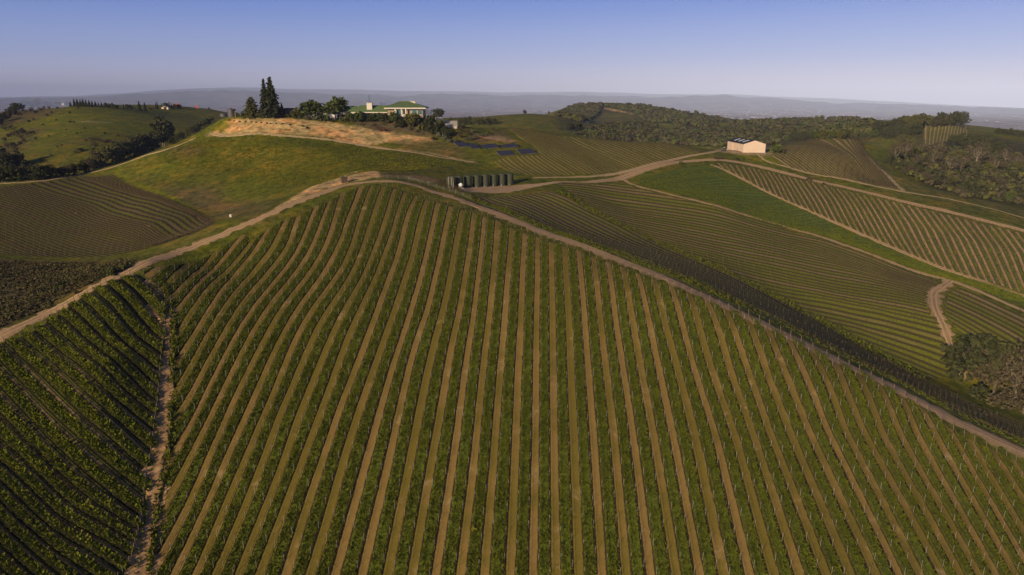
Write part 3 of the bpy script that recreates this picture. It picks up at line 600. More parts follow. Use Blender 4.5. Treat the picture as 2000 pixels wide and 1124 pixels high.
def cover(name, blk, bands, dens, hgt, m, label, seed=1, wid=0.15, lumpy=1.0):
    """leafy ground cover growing in the alleys: many small blades and leaves; bands = (u0, u1) ranges of alley coordinate"""
    r = np.random.default_rng(seed); out = []
    for u0, u1 in bands:
        c = blk.at(np.full(60, (u0 + u1) / 2), np.linspace(0, 1, 60)); L = np.hypot(*(c[1:] - c[:-1]).T).sum()
        p0 = blk.at(np.array([u0, u1]), np.array([0.5, 0.5])); wdt = np.hypot(*(p0[1] - p0[0]))
        n = int(L * wdt * dens); out.append(np.stack([u0 + (u1 - u0) * r.random(n), r.random(n)], 1))
    q = np.concatenate(out); P = blk.at(q[:, 0], q[:, 1]); k = blk.ok(P); P = P[k]
    lump = fbm(P[:, 0] / 1.1, P[:, 1] / 1.1, 51, 3); big = fbm(P[:, 0] / 9, P[:, 1] / 9, 57, 3)
    keep = r.random(len(P)) < np.clip(0.85 + lumpy * (1.6 * lump + 1.3 * big), 0.05, 1); P, lump, big = P[keep], lump[keep], big[keep]
    z = height(P[:, 0], P[:, 1]); n = len(P); hh = hgt * np.clip(0.75 + lumpy * (1.5 * lump + 0.7 * big), 0.3, 1.6) * (0.7 + 0.5 * r.random(n)); Q = []
    base = np.c_[P, z]
    for j in range(3):
        a = r.random(n) * 2 * math.pi; lean = hh * (0.35 + 0.5 * r.random(n)); d = np.stack([np.cos(a), np.sin(a)], 1); s = np.stack([-d[:, 1], d[:, 0]], 1) * (wid * (0.7 + 0.7 * r.random(n)))[:, None]
        off = d * (0.10 * r.random(n))[:, None]; z0 = z + hh * 0.25 * j * r.random(n)
        b0 = np.c_[P + off - s * 0.6, z0]; b1 = np.c_[P + off + s * 0.6, z0]; tz = z0 + hh * (0.55 + 0.45 * r.random(n))
        t0 = np.c_[P + off + d * lean[:, None] + s, tz]; t1 = np.c_[P + off + d * lean[:, None] - s, tz]
        Q.append(np.stack([b0, b1, t0, t1], 1))
    Q = np.concatenate(Q); o = mesh_obj(name, Q.reshape(-1, 3), np.arange(len(Q) * 4).reshape(-1, 4), m)
    o['label'] = label; return tag(o, kind='stuff')

# -- front block: mown-earth alley centre lines, read off the place from the gully (-16) to the far right (35)
FRONT = {-16: [(317, 520), (285, 545)], -15: [(370, 515), (325, 560), (300, 582)], -14: [(425, 490), (380, 537), (340, 577), (312, 602)], -13: [(476, 458), (432, 510), (395, 547), (355, 597), (325, 632)],
 -12: [(492, 475), (450, 525), (412, 557), (380, 600), (348, 652)], -11: [(525, 447), (495, 495), (470, 522), (432, 570), (415, 600), (380, 657), (338, 720)],
 -10: [(563, 427), (537, 480), (512, 512), (470, 560), (440, 600), (412, 642), (375, 712), (340, 772)], -9: [(582, 425), (565, 480), (540, 515), (500, 560), (470, 600), (437, 655), (400, 720), (372, 775), (333, 832)],
 -8: [(620, 402), (600, 452), (580, 495), (550, 535), (497, 600), (457, 662), (425, 725), (395, 785), (360, 862), (330, 900)], -7: [(645, 395), (625, 447), (612, 480), (592, 515), (557, 560), (525, 600), (487, 662), (450, 735), (420, 797), (385, 870), (352, 935), (305, 1012)],
 -6: [(668, 378), (650, 447), (637, 482), (612, 525), (550, 605), (522, 655), (500, 697), (472, 750), (440, 820), (417, 877), (395, 932), (360, 1006), (300, 1118)],
 -5: [(708, 364), (697, 395), (682, 422), (670, 465), (657, 490), (637, 530), (582, 605), (560, 642), (532, 695), (510, 750), (482, 812), (452, 877), (412, 969), (340, 1124)],
 -4: [(727, 364), (700, 440), (690, 480), (675, 515), (645, 560), (612, 602), (577, 662), (550, 730), (522, 800), (475, 911), (442, 981), (383, 1124)],
 -3: [(750, 365), (730, 422), (700, 510), (672, 565), (642, 605), (612, 657), (580, 735), (545, 812), (505, 929), (472, 1004), (420, 1124)],
 -2: [(772, 370), (757, 420), (742, 465), (722, 515), (700, 562), (675, 602), (642, 672), (612, 745), (582, 817), (550, 924), (520, 984), (467, 1124)],
 -1: [(792, 378), (782, 402), (767, 457), (750, 502), (730, 552), (708, 600), (675, 670), (640, 775), (612, 845), (585, 916), (555, 994), (505, 1124)],
 0: [(813, 385), (792, 432), (777, 502), (757, 552), (738, 610), (700, 710), (670, 780), (625, 919), (597, 994), (560, 1124)], 1: [(834, 392), (820, 440), (807, 500), (787, 560), (770, 612), (700, 808), (662, 931), (635, 1039), (605, 1124)],
 2: [(855, 397), (847, 435), (835, 490), (820, 552), (802, 612), (782, 675), (760, 740), (738, 825), (722, 880), (655, 1124)], 3: [(881, 405), (870, 450), (857, 515), (845, 565), (835, 610), (810, 675), (797, 725), (775, 825), (765, 880), (708, 1124)],
 4: [(903, 411), (897, 445), (886, 502), (875, 565), (864, 612), (847, 675), (825, 775), (805, 880), (757, 1124)], 5: [(926, 417), (922, 452), (916, 502), (905, 565), (898, 612), (882, 675), (860, 812), (847, 880), (805, 1124)],
 6: [(946, 425), (940, 490), (934, 540), (926, 612), (912, 700), (900, 787), (889, 880), (851, 1124)], 7: [(972, 432), (968, 490), (965, 527), (957, 612), (946, 700), (937, 787), (929, 880), (900, 1124)],
 8: [(1000, 447), (997, 490), (991, 552), (987, 612), (977, 725), (965, 880), (946, 1124)], 9: [(1025, 457), (1021, 527), (1018, 612), (1012, 725), (1007, 880), (997, 1124)], 10: [(1050, 465), (1050, 540), (1048, 620), (1046, 880), (1041, 1124)],
 11: [(1076, 475), (1077, 515), (1079, 610), (1082, 880), (1085, 1124)], 12: [(1102, 482), (1105, 540), (1110, 610), (1121, 880), (1130, 1124)], 13: [(1130, 490), (1135, 540), (1141, 610), (1161, 880), (1176, 1124)], 14: [(1159, 505), (1165, 552), (1171, 610), (1200, 860), (1223, 1124)],
 15: [(1187, 512), (1202, 622), (1225, 772), (1235, 840), (1271, 1124)], 16: [(1215, 522), (1237, 635), (1262, 775), (1275, 840), (1321, 1124)], 17: [(1245, 535), (1267, 622), (1285, 710), (1312, 840), (1367, 1124)], 18: [(1275, 545), (1300, 642), (1322, 715), (1354, 840), (1412, 1124)],
 19: [(1310, 558), (1335, 640), (1355, 717), (1395, 840), (1465, 1124)], 20: [(1343, 572), (1365, 642), (1387, 717), (1431, 840), (1510, 1124)], 21: [(1378, 585), (1412, 667), (1430, 735), (1467, 838), (1561, 1124)], 22: [(1414, 602), (1440, 667), (1465, 735), (1500, 838), (1614, 1124)],
 23: [(1453, 612), (1482, 680), (1500, 735), (1540, 838), (1660, 1124)], 24: [(1493, 635), (1522, 700), (1542, 750), (1578, 838), (1711, 1124)], 25: [(1535, 655), (1562, 710), (1585, 760), (1615, 838), (1757, 1124)], 26: [(1575, 675), (1605, 722), (1625, 767), (1649, 838), (1796, 1124)],
 27: [(1628, 704), (1650, 762), (1684, 838), (1842, 1124)], 28: [(1668, 720), (1695, 770), (1720, 840), (1876, 1124)], 29: [(1712, 745), (1742, 807), (1755, 840), (1913, 1124)], 30: [(1758, 771), (1782, 825), (1790, 845), (1945, 1124)], 31: [(1800, 797), (1825, 845), (1985, 1124)],
 32: [(1853, 836), (1900, 920), (2000, 1092)], 33: [(1893, 860), (1920, 910), (2000, 1042)], 34: [(1938, 880), (2000, 976)], 35: [(1975, 897), (2012, 950), (2060, 1030)], 36: [(2015, 915), (2100, 1040)]}
front = Block(sorted(FRONT.items()), extend=[0.0] * 11 + [14.0] * (len(FRONT) - 11))
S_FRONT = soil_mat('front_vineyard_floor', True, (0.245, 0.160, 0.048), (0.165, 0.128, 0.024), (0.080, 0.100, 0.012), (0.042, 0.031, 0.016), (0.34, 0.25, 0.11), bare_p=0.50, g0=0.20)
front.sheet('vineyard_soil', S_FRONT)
rows_f = [k + q for k in range(-16, 36) for q in (-0.25, 0.235)]
for i, u in enumerate(rows_f):
    P = front.row(u)
    if P is None: continue
    near_row(P, f'dormant vine row on the front slope, {nth(i + 1)} counted from the bare gully', 'vine rows of the big front slope', 100 + i)
cover('cover_crop', front, [(k + 0.255, k + 0.75) for k in range(-16, 36)], 15, 0.42, M_COVER, 'leafy green cover crop in every second alley of the front slope', 3, 0.095, 0.6)

# -- left block beyond the gully
LEFT = [(-1, [(262, 540), (290, 560), (322, 592)]), (0, [(228, 546), (262, 575), (300, 620), (322, 645)]), (3, [(150, 588), (205, 640), (255, 690), (312, 735)]), (7, [(62, 650), (134, 707), (174, 744), (212, 777), (259, 814), (300, 848)]), (8, [(35, 662), (95, 709), (117, 732), (154, 767), (232, 836), (294, 893)]),
        (9, [(2, 672), (15, 682), (65, 732), (105, 772), (174, 838), (285, 928)]), (11, [(-60, 705), (0, 769), (62, 836), (101, 878), (152, 926), (212, 976), (276, 1022)]), (14, [(-140, 780), (-20, 895), (60, 965), (140, 1035), (256, 1095)]), (17, [(-200, 840), (0, 1030), (60, 1085), (110, 1130), (190, 1190)]), (20, [(-280, 900), (-60, 1110), (40, 1200)])]
left = Block(LEFT)
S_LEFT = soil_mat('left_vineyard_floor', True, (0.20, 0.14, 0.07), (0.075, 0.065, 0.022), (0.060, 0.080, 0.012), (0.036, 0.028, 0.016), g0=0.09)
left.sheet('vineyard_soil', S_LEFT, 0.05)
for i, u in enumerate([k + q for k in range(-1, 20) for q in (0.2, 0.8)]):
    P = left.row(u)
    if P is None: continue
    near_row(P, f'vine row on the near slope beyond the gully, {nth(i + 1)} down from the road', 'vine rows left of the gully', 400 + i, 1, 1000)
cover('cover_crop', left, [(k + 0.26, k + 0.70) for k in range(-1, 20)], 22, 1.1, M_COVER3, 'tall green cover crop between the vine rows left of the gully', 4, 0.12, 0.22)

# -- block on the far left, below the farm track
FARL = [(0, [(215, 343), (290, 378), (345, 402), (410, 428)]), (3, [(155, 346), (250, 377), (375, 415), (418, 438)]), (6, [(50, 360), (180, 400), (300, 440), (378, 457)]), (11, [(-40, 372), (60, 405), (200, 455), (305, 481)]), (15, [(-60, 400), (0, 425), (120, 470), (225, 499)]), (19, [(-80, 445), (0, 472), (90, 503)]), (21, [(-90, 470), (20, 500)])]
farl = Block(FARL)
farl.idx *= 2; farl.sheet('vineyard_soil', soil_mat('far_left_vineyard_floor', False, (0.12, 0.09, 0.042), (0.095, 0.088, 0.026), (0.082, 0.082, 0.018), (0.040, 0.031, 0.020)), 0.06, 0.25)
for i, u in enumerate(np.arange(0, 21, 0.5)):
    P = farl.row(2 * u + 0.01, 1.6)
    if P is not None: far_row(P, f'dark vine row in the block below the farm track, {nth(i + 1)} from its grassy edge', 'vine rows of the far left block', 600 + i, 4, up=0.6)

# -- dark slope right of the ridge road, and the wide block beyond it
M1 = [(0, [(905, 384), (1000, 422), (1150, 483), (1300, 537), (1500, 628), (1700, 724), (1850, 803), (2000, 872), (2090, 916)]), (13, [(1062, 376), (1100, 386), (1190, 430), (1300, 486), (1500, 577), (1600, 632), (1700, 690), (1800, 745), (1900, 795), (2060, 850)])]
m1 = Block(M1)
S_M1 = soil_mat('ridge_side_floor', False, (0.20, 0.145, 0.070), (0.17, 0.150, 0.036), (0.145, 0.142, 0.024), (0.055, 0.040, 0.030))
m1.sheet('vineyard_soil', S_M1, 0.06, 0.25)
for u in range(1, 14):
    P = m1.row(u + 0.01, 1.5)
    far_row(P, f'long vine row on the dark side of the ridge road, {nth(u)} from that road', 'vine rows on the dark side of the ridge', 700 + u, 3, up=0.5, every=7, m=M_VINE2)
M2 = [(0, [(1060, 352), (1225, 358), (1400, 386), (1600, 437), (1800, 513), (1890, 552)]), (8, [(1060, 378), (1250, 410), (1400, 432), (1600, 480), (1800, 548), (1860, 572)]), (16, [(1090, 408), (1300, 455), (1500, 495), (1650, 525), (1800, 560), (1850, 585)]),
      (22, [(1200, 450), (1300, 480), (1500, 530), (1620, 557), (1725, 572), (1817, 592), (1870, 612)]), (28, [(1350, 520), (1450, 552), (1600, 585), (1705, 605), (1850, 642), (1890, 655)]), (33, [(1480, 575), (1560, 612), (1675, 645), (1812, 692), (1890, 722)]), (37, [(1560, 630), (1650, 667), (1750, 707), (1880, 765)])]
M2C = [(1085, 358), (1150, 360), (1222, 358), (1250, 370), (1300, 382), (1370, 399), (1430, 417), (1500, 437), (1580, 461), (1660, 488), (1740, 518), (1800, 540), (1838, 552), (1808, 575), (1814, 605), (1835, 640), (1850, 690), (1862, 735), (1800, 738), (1700, 684), (1600, 627), (1500, 572), (1400, 524), (1300, 482), (1190, 428), (1130, 398)]
m2 = Block(M2, M2C)
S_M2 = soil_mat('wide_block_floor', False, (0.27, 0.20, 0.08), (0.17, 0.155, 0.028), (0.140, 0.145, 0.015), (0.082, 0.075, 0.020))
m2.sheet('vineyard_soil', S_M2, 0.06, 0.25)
for u in range(0, 37):
    P = m2.row(u + 0.01, 1.6)
    if P is not None: far_row(P, f'vine row of the wide block beyond the dark slope, {nth(u + 1)} from its top', 'vine rows of the wide block', 800 + u, 5, up=0.7)
RGC = [(1878, 560), (1960, 598), (2060, 640), (2060, 760), (1990, 690), (1930, 690), (1870, 650), (1842, 610), (1848, 575)]
RGT = [(0, [(1850, 545), (2060, 630)]), (4, [(1840, 570), (1960, 625), (2070, 690)]), (8, [(1835, 600), (1930, 650), (2060, 740)]), (13, [(1840, 640), (1920, 700), (2000, 770)])]
rgt = Block(RGT, RGC)
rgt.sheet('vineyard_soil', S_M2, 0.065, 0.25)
for u in range(1, 12):
    P = rgt.row(u + 0.01, 1.6)
    if P is not None: far_row(P, f'vine row in the corner block by the right edge, {nth(u)} from its top track', 'vine rows of the right corner block', 860 + u, 6, up=0.7)

# -- striped block between the two tracks on the right
PARTS = []
RB = [(0, [(1402, 319), (1412, 329)]), (5, [(1462, 328), (1482, 366)]), (9, [(1500, 336), (1515, 358), (1530, 390)]), (13, [(1540, 346), (1557, 372), (1580, 411)]), (19, [(1610, 362), (1635, 395), (1662, 446)]), (26, [(1700, 385), (1730, 430), (1768, 492)]), (33, [(1805, 409), (1840, 455), (1880, 538)]), (39, [(1900, 433), (1935, 480), (1975, 565)]), (46, [(2020, 465), (2060, 520), (2085, 600)])]
rb = Block(RB)
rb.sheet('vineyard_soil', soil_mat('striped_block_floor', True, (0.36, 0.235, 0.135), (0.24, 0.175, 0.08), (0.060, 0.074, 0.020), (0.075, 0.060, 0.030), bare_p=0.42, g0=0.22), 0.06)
for i, u in enumerate([k + q for k in range(0, 46) for q in (-0.25, 0.25)]):
    P = rb.row(u, 1.6)
    if P is not None and i < 54: PARTS.append(rows_mesh(P, 4, 0.9, seed=i, up=0.5, trunk=0.05)); PARTS.append(post_quads(P[::4], 1.8, 0.05))
    elif P is not None and len(P) > 2: far_row(P, f'short vine row in the striped block below the barn road, {nth(i + 1)} from the barn', 'vine rows of the striped block', 900 + i, 4)
cover('cover_crop', rb, [(k + 0.30, k + 0.70) for k in range(0, 46)], 2.2, 0.6, M_COVER, 'green cover crop stripes in the block below the vineyard road', 5, 0.25)
# -- lush triangle between the tracks: sown cover crop, no rows to be seen
GT = [(0, [(1245, 354), (1330, 330), (1392, 324)]), (6, [(1262, 364), (1400, 345), (1447, 352)]), (14, [(1320, 378), (1500, 395), (1530, 392)]), (22, [(1430, 410), (1560, 430), (1600, 424)]), (34, [(1600, 458), (1700, 482), (1745, 488)]), (46, [(1780, 524), (1850, 542), (1880, 542)]), (56, [(1950, 582), (2010, 594), (2040, 592)])]
gt = Block(GT)
gt.sheet('meadow', soil_mat('triangle_floor', False, (0.06, 0.085, 0.018), (0.085, 0.10, 0.022), (0.062, 0.085, 0.018), (0.055, 0.075, 0.016)), 0.05, 0.5)
cover('cover_crop', gt, [(0, 56)], 3.0, 0.34, M_COVER, 'even green cover crop filling the triangle field between two dirt tracks', 6, 0.16)

# -- blocks behind: below the solar arrays, right of the barn, and on the wooded hill; their rows as one mass
CB = [(0, [(960, 312), (1018, 346)]), (10, [(985, 255), (1050, 300), (1112, 342)]), (16, [(1000, 251), (1080, 290), (1172, 341)]), (25, [(1088, 266), (1170, 305), (1235, 333)]), (34, [(1200, 277), (1295, 317)]), (44, [(1310, 283), (1378, 300)])]
CBC = [(984, 250), (1050, 257), (1150, 269), (1300, 281), (1396, 290), (1380, 298), (1340, 302), (1290, 315), (1230, 332), (1150, 343), (1050, 344), (1000, 338), (960, 318), (985, 308), (1055, 303), (1045, 288), (1015, 270)]
RFB = [(0, [(1508, 305), (1548, 331)]), (5, [(1522, 292), (1600, 339)]), (13, [(1552, 283), (1625, 318), (1678, 356)]), (22, [(1600, 274), (1660, 305), (1715, 365)]), (31, [(1650, 268), (1690, 300), (1752, 369)])]
MINI = [(0, [(1808, 248), (1808, 286)]), (12, [(1886, 248), (1886, 268)])]
for g, c, rm, al, brown, bp in ((CB, CBC, 62, False, (0.36, 0.27, 0.10), 0.36), (RFB, None, 62, False, (0.36, 0.25, 0.13), 0.3), (MINI, None, 480, True, (0.30, 0.23, 0.12), 0.3)):
    b = Block(g, c, rmin=rm)
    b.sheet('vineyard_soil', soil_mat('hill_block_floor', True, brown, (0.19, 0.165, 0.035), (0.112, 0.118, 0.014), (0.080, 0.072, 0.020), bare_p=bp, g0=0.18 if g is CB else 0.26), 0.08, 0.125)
    for u in np.arange(g[0][0], g[-1][0] + 0.01, 0.5 if g is not CB else 0.5):
        P = b.row(u + 0.25 if u + 0.25 < g[-1][0] else u, 1.7)
        if P is not None: PARTS.append(rows_mesh(P, 4, 0.8, seed=int(u * 2), up=0.5, trunk=0.05)); PARTS.append(post_quads(P[::5], 1.7, 0.05))
v, f = join(PARTS); tag(mesh_obj('distant_vines', v, f, M_VINE2), kind='stuff')['label'] = 'thin vine rows of the blocks around the barn and on the wooded hill'

# ---------------------------------------------------------------- buildings and equipment
def X(u, w): return (u - 1000) / F * w
def Z(v, w): return CZ - (SP * F + CP * (v - 562)) / F * w
def Y(v, w): return (CP * F - SP * (v - 562)) / F * w
M_ROOF = mat('green_metal_roof', (0.080, 0.125, 0.050), 0.75, 0.15, (0.11, 0.155, 0.065), 0.5)
M_WHITE = mat('white_render', (0.62, 0.57, 0.50), 0.85, 0.1, (0.55, 0.50, 0.43), 0.7)
M_STONE = mat('warm_wall', (0.26, 0.20, 0.145), 0.9, 0.1, (0.34, 0.27, 0.20), 0.8)
M_DWOOD = mat('dark_timber', (0.06, 0.045, 0.035), 0.85, 0.1, (0.09, 0.065, 0.05), 0.8)
M_GLASS = mat('teal_glass', (0.05, 0.12, 0.13), 0.12, 0.6)
M_BARN = mat('pink_sheet_metal', (0.62, 0.48, 0.385), 0.75, 0.15, (0.565, 0.44, 0.35), 0.25)
M_BROOF = mat('dark_blue_roof', (0.016, 0.018, 0.022), 0.8, 0.15, (0.022, 0.024, 0.030), 0.4)
M_SKYL = mat('skylight_sheet', (0.62, 0.62, 0.66), 0.4, 0.4)
M_TANK = mat('green_poly_tank', (0.048, 0.054, 0.034), 0.75, 0.15, (0.060, 0.066, 0.042), 0.6)
M_BTANK = mat('black_steel_tank', (0.050, 0.046, 0.052), 0.5, 0.4, (0.075, 0.068, 0.072), 0.5)
M_PVC = mat('pale_pipe', (0.36, 0.33, 0.28), 0.6, 0.3)
M_CONC = mat('concrete', (0.40, 0.36, 0.31), 0.9, 0.1, (0.33, 0.29, 0.25), 0.8)
M_RED = mat('red_tile', (0.36, 0.075, 0.05), 0.8, 0.1)
M_CREAM = mat('cream_wall', (0.66, 0.52, 0.36), 0.9, 0.1)
M_SHED = mat('slate_blue_cladding', (0.075, 0.085, 0.115), 0.7, 0.2, (0.09, 0.10, 0.13), 0.6)
M_DARK = mat('dark_rubber', (0.03, 0.03, 0.033), 0.8, 0.2)

def hip(mb, x0, x1, y0, y1, z0, z1, rx0, rx1, over=0.0):
    ym = (y0 + y1) / 2
    return mb.add([(x0, y0, z0), (x1, y0, z0), (x1, y1, z0), (x0, y1, z0), (rx0, ym, z1), (rx1, ym, z1)], [(0, 1, 5, 4), (1, 2, 5), (2, 3, 4, 5), (3, 0, 4), (0, 3, 2, 1)])
# -- main house on the hilltop
w = 447.0; hy = Y(225, w)
house = empty('hilltop_house', (X(770, w), hy, Z(236, w))); tag(house, 'sprawling white hilltop house with green hipped roofs and a square white chimney', 'house')
def L(u): return X(u, w) - X(770, w)
def H(v): return Z(v, w) - Z(236, w)
a, b = L(757), L(826)
MB().box(a, b, 0.5, 15, -4, H(212.2)).build('wall', M_STONE, house)
rf = hip(MB(), L(751.5), L(832.5), -2.2, 18, H(210.6), H(198.6), L(779), L(796)).build('roof', M_ROOF, house)
MB().box(L(751.5), L(832.5), -2.25, 18.05, H(213), H(210.65)).build('fascia', M_WHITE, rf)
m = MB(); m.tube([(L(779), 7.9, H(198.6) + .05), (L(751.8), -2.1, H(210.5) + .05)], .12, 4); m.tube([(L(779), 7.9, H(198.5)), (L(796), 7.9, H(198.5))], .16, 4); m.tube([(L(796), 7.9, H(198.6) + .05), (L(832.3), -2.1, H(210.5) + .05)], .12, 4); m.build('ridge_cap', M_ROOF, rf)
MB().box(L(797.5), L(808), 9.5, 11, H(206), H(199)).box(L(797), L(808.5), 9.2, 11.3, H(199), H(198.2)).build('roof_vent', M_WHITE, rf)
for u0, u1 in ((774.5, 783.5), (787, 792), (805, 813), (816, 824)):
    fr = MB().box(L(u0) - .2, L(u1) + .2, 0.30, 0.49, H(224.3), H(214)).build('window', M_WHITE, house)
    MB().box(L(u0), L(u1), 0.18, 0.29, H(223.8), H(214.5)).build('pane', M_GLASS, fr)
for u in (773, 785.2, 793.5): MB().box(L(u) - .35, L(u) + .35, -1.9, -1.2, H(226), H(213)).build('column', M_WHITE, house)
MB().box(L(770), L(795), -2.1, 0.45, H(229.5), H(225.6)).box(L(770), L(795), -2.3, -2.12, H(226), H(223.6)).build('balcony', M_WHITE, house)
MB().box(L(690), L(757) - .01, 2.5, 12, -4, H(219)).build('wall', M_DWOOD, house)
rf2 = MB().add([(L(686), 0, H(219.6)), (L(757), 0, H(219.6)), (L(762), 7, H(206.3)), (L(700), 7, H(206.3)), (L(686), 14, H(219.6)), (L(757), 14, H(219.6))], [(0, 1, 2, 3), (4, 3, 2, 5), (0, 3, 4), (1, 5, 2), (0, 4, 5, 1)]).build('roof', M_ROOF, house)
MB().box(L(686), L(757), -.12, -.01, H(221), H(219.3)).build('fascia', M_WHITE, rf2)
MB().box(L(715.6), L(725.8), 2.6, 5.6, H(218), H(202)).box(L(715.2), L(726.2), 2.4, 5.8, H(202), H(201.3)).build('chimney', M_WHITE, rf2)
for u in (698, 713, 729, 749.5): MB().box(L(u) - .2, L(u) + .2, .3, .7, -1, H(219.6)).build('column', M_STONE, house)
for u0, u1 in ((696.5, 703), (708, 716), (732, 739)):
    fr = MB().box(L(u0), L(u1), 2.3, 2.49, H(233), H(222.5)).build('window', M_WHITE, house)
    MB().box(L(u0) + .2, L(u1) - .2, 2.2, 2.29, H(232.4), H(223.1)).build('pane', M_GLASS, fr)
MB().box(L(655), L(690) - .01, 3.5, 11, H(225), H(218)).build('wall', M_WHITE, house); MB().box(L(655.5), L(690) - .3, 3.8, 10.8, -3, H(225) - .01).build('wall', M_DWOOD, house)
MB().add([(L(652), 1.5, H(218.2)), (L(694), 1.5, H(218.2)), (L(694), 7, H(207.5)), (L(668), 7, H(207.5)), (L(652), 12.5, H(218.2)), (L(694), 12.5, H(218.2))], [(0, 1, 2, 3), (4, 3, 2, 5), (0, 3, 4), (1, 5, 2), (0, 4, 5, 1)]).build('roof', M_ROOF, house)
m = MB(); n = 14                                    # round-headed garden wall at the left end
xs = [L(630) + (L(653) - L(630)) * i / n for i in range(n + 1)]
for i in range(n):
    zt = [H(217 + 8 * ((2 * (i + k) / n - 1) ** 2 if i + k > n / 2 else 0.1)) for k in (0, 1)]; zb = [H(221.5 + 15 * ((2 * (i + k) / n - 1) ** 2)) for k in (0, 1)]; zb = [max(min(q, t_ - .6), -3) for q, t_ in zip(zb, zt)]
    m.add([(xs[i], 1, zb[0]), (xs[i + 1], 1, zb[1]), (xs[i + 1], 1, zt[1]), (xs[i], 1, zt[0]), (xs[i], 1.6, zb[0]), (xs[i + 1], 1.6, zb[1]), (xs[i + 1], 1.6, zt[1]), (xs[i], 1.6, zt[0])], [(0, 1, 2, 3), (5, 4, 7, 6), (3, 2, 6, 7), (0, 4, 5, 1)])
m.build('arched_wall', M_WHITE, house)
# -- carport and garage downhill of it
c = empty('carport', (X(848, 450), Y(231, 450), Z(237, 450))); tag(c, 'flat white carport roof on a post beside the hilltop house', 'carport')
q = lambda u: X(u, 450) - X(848, 450); hz = lambda v: Z(v, 450) - Z(237, 450)
MB().box(q(832), q(864), -1, 6, hz(234.2), hz(229.6)).build('roof', M_WHITE, c)
for u, yy in ((850, -.5), (836, 4), (861, 5)): MB().box(q(u) - .3, q(u) + .3, yy, yy + .6, hz(246), hz(234.2)).build('post', M_WHITE, c)
g = empty('garage', (X(875, 447), Y(246, 447), Z(249, 447))); tag(g, 'low garage with grey sloping roof and white wall end below the carport', 'garage')
q = lambda u: X(u, 447) - X(875, 447); hz = lambda v: Z(v, 447) - Z(249, 447)
MB().box(q(858), q(892), 0.3, 7.5, -3, hz(246.6)).build('wall', M_WHITE, g)
MB().add([(q(856), 0, hz(246.4)), (q(893.2), 0, hz(246.4)), (q(891.5), 9, hz(237.2)), (q(868), 9, hz(237.2)), (q(856), 0, hz(248.2)), (q(893.2), 0, hz(249.2)), (q(891.5), 9, hz(239)), (q(868), 9, hz(239))], [(0, 1, 2, 3), (4, 5, 1, 0), (5, 6, 2, 1), (7, 4, 0, 3), (6, 7, 3, 2)]).build('roof', M_CONC, g)
s = empty('garden_shed', (X(566, 452), Y(230, 452), Z(231.5, 452))); tag(s, 'slate blue shed with dark roof between the tall conifer and the round tree', 'shed')
MB().box(-3.6, 3.8, 0, 6, -1.5, 5.0).build('wall', M_SHED, s)
MB().add([(-4, -.4, 4.9), (4.2, -.4, 4.9), (4.2, 3, 6.6), (-4, 3, 6.6), (-4, 6.4, 4.9), (4.2, 6.4, 4.9)], [(0, 1, 2, 3), (4, 3, 2, 5), (0, 3, 4), (1, 5, 2), (0, 4, 5, 1)]).build('roof', M_DWOOD, s)
MB().box(-.8, 1.2, -.06, 0, -.5, 2.4).build('door', M_DWOOD, s)

# -- pink barn
w = 430.0; p0 = hit(1473, 298.5); bz = Z(298.3, w); by = Y(290, w)
barn = empty('barn', (X(1452, w), by, bz)); tag(barn, 'windowless pink metal barn with dark blue roof on the far hill', 'barn')
GW, GL, EH, AH = X(1495, w) - X(1452, w), 33.0, Z(281.3, w) - bz, Z(274.6, w) - bz
MB().add([(0, 0, -2), (GW, 0, -2), (GW, GL, -2), (0, GL, -2), (0, 0, EH), (GW, 0, EH), (GW, GL, EH), (0, GL, EH), (GW / 2, 0, AH), (GW / 2, GL, AH)],
         [(0, 1, 5, 8, 4), (2, 3, 7, 9, 6), (1, 2, 6, 5), (3, 0, 4, 7)]).build('wall', M_BARN, barn)
m = MB(); o, t_ = .35, .18
for x0, z0, x1, z1 in ((-o, EH - .2, GW / 2, AH + .05), (GW + o, EH - .2, GW / 2, AH + .05)):
    m.add([(x0, -.15, z0), (x1, -.15, z1), (x1, GL + .15, z1), (x0, GL + .15, z0), (x0, -.15, z0 + t_), (x1, -.15, z1 + t_), (x1, GL + .15, z1 + t_), (x0, GL + .15, z0 + t_)], [(0, 1, 2, 3), (7, 6, 5, 4), (0, 4, 5, 1), (3, 2, 6, 7), (0, 3, 7, 4), (1, 5, 6, 2)])
rf = m.build('roof', M_BROOF, barn)
for y0 in (6, 14.5, 23):
    f0, f1 = .28, .80; zx = lambda f: (-o + (GW / 2 + o) * f, EH - .2 + (AH + .25 - EH) * f + t_ + .03)
    (xa, za), (xb, zb) = zx(f0), zx(f1)
    MB().add([(xa, y0, za), (xb, y0, zb), (xb, y0 + 2.6, zb), (xa, y0 + 2.6, za), (xa, y0, za + .06), (xb, y0, zb + .06), (xb, y0 + 2.6, zb + .06), (xa, y0 + 2.6, za + .06)], [(7, 6, 5, 4), (0, 4, 7, 3), (0, 1, 5, 4), (2, 3, 7, 6), (1, 2, 6, 5)]).build('skylight', M_SKYL, rf)
MB().box(-.07, -.01, 11, 12.2, -.3, 2.3).build('door', mat('barn_door', (0.50, 0.30, 0.22), 0.7), barn)
MB().box(-.05, -.005, 19, 24, -.3, 4.3).build('roller_door', mat('roller_door', (0.74, 0.50, 0.36), 0.6), barn)
MB().box(-.3, GW + .3, -.3, GL + .3, -2.2, -.05).build('plinth', M_CONC, barn)
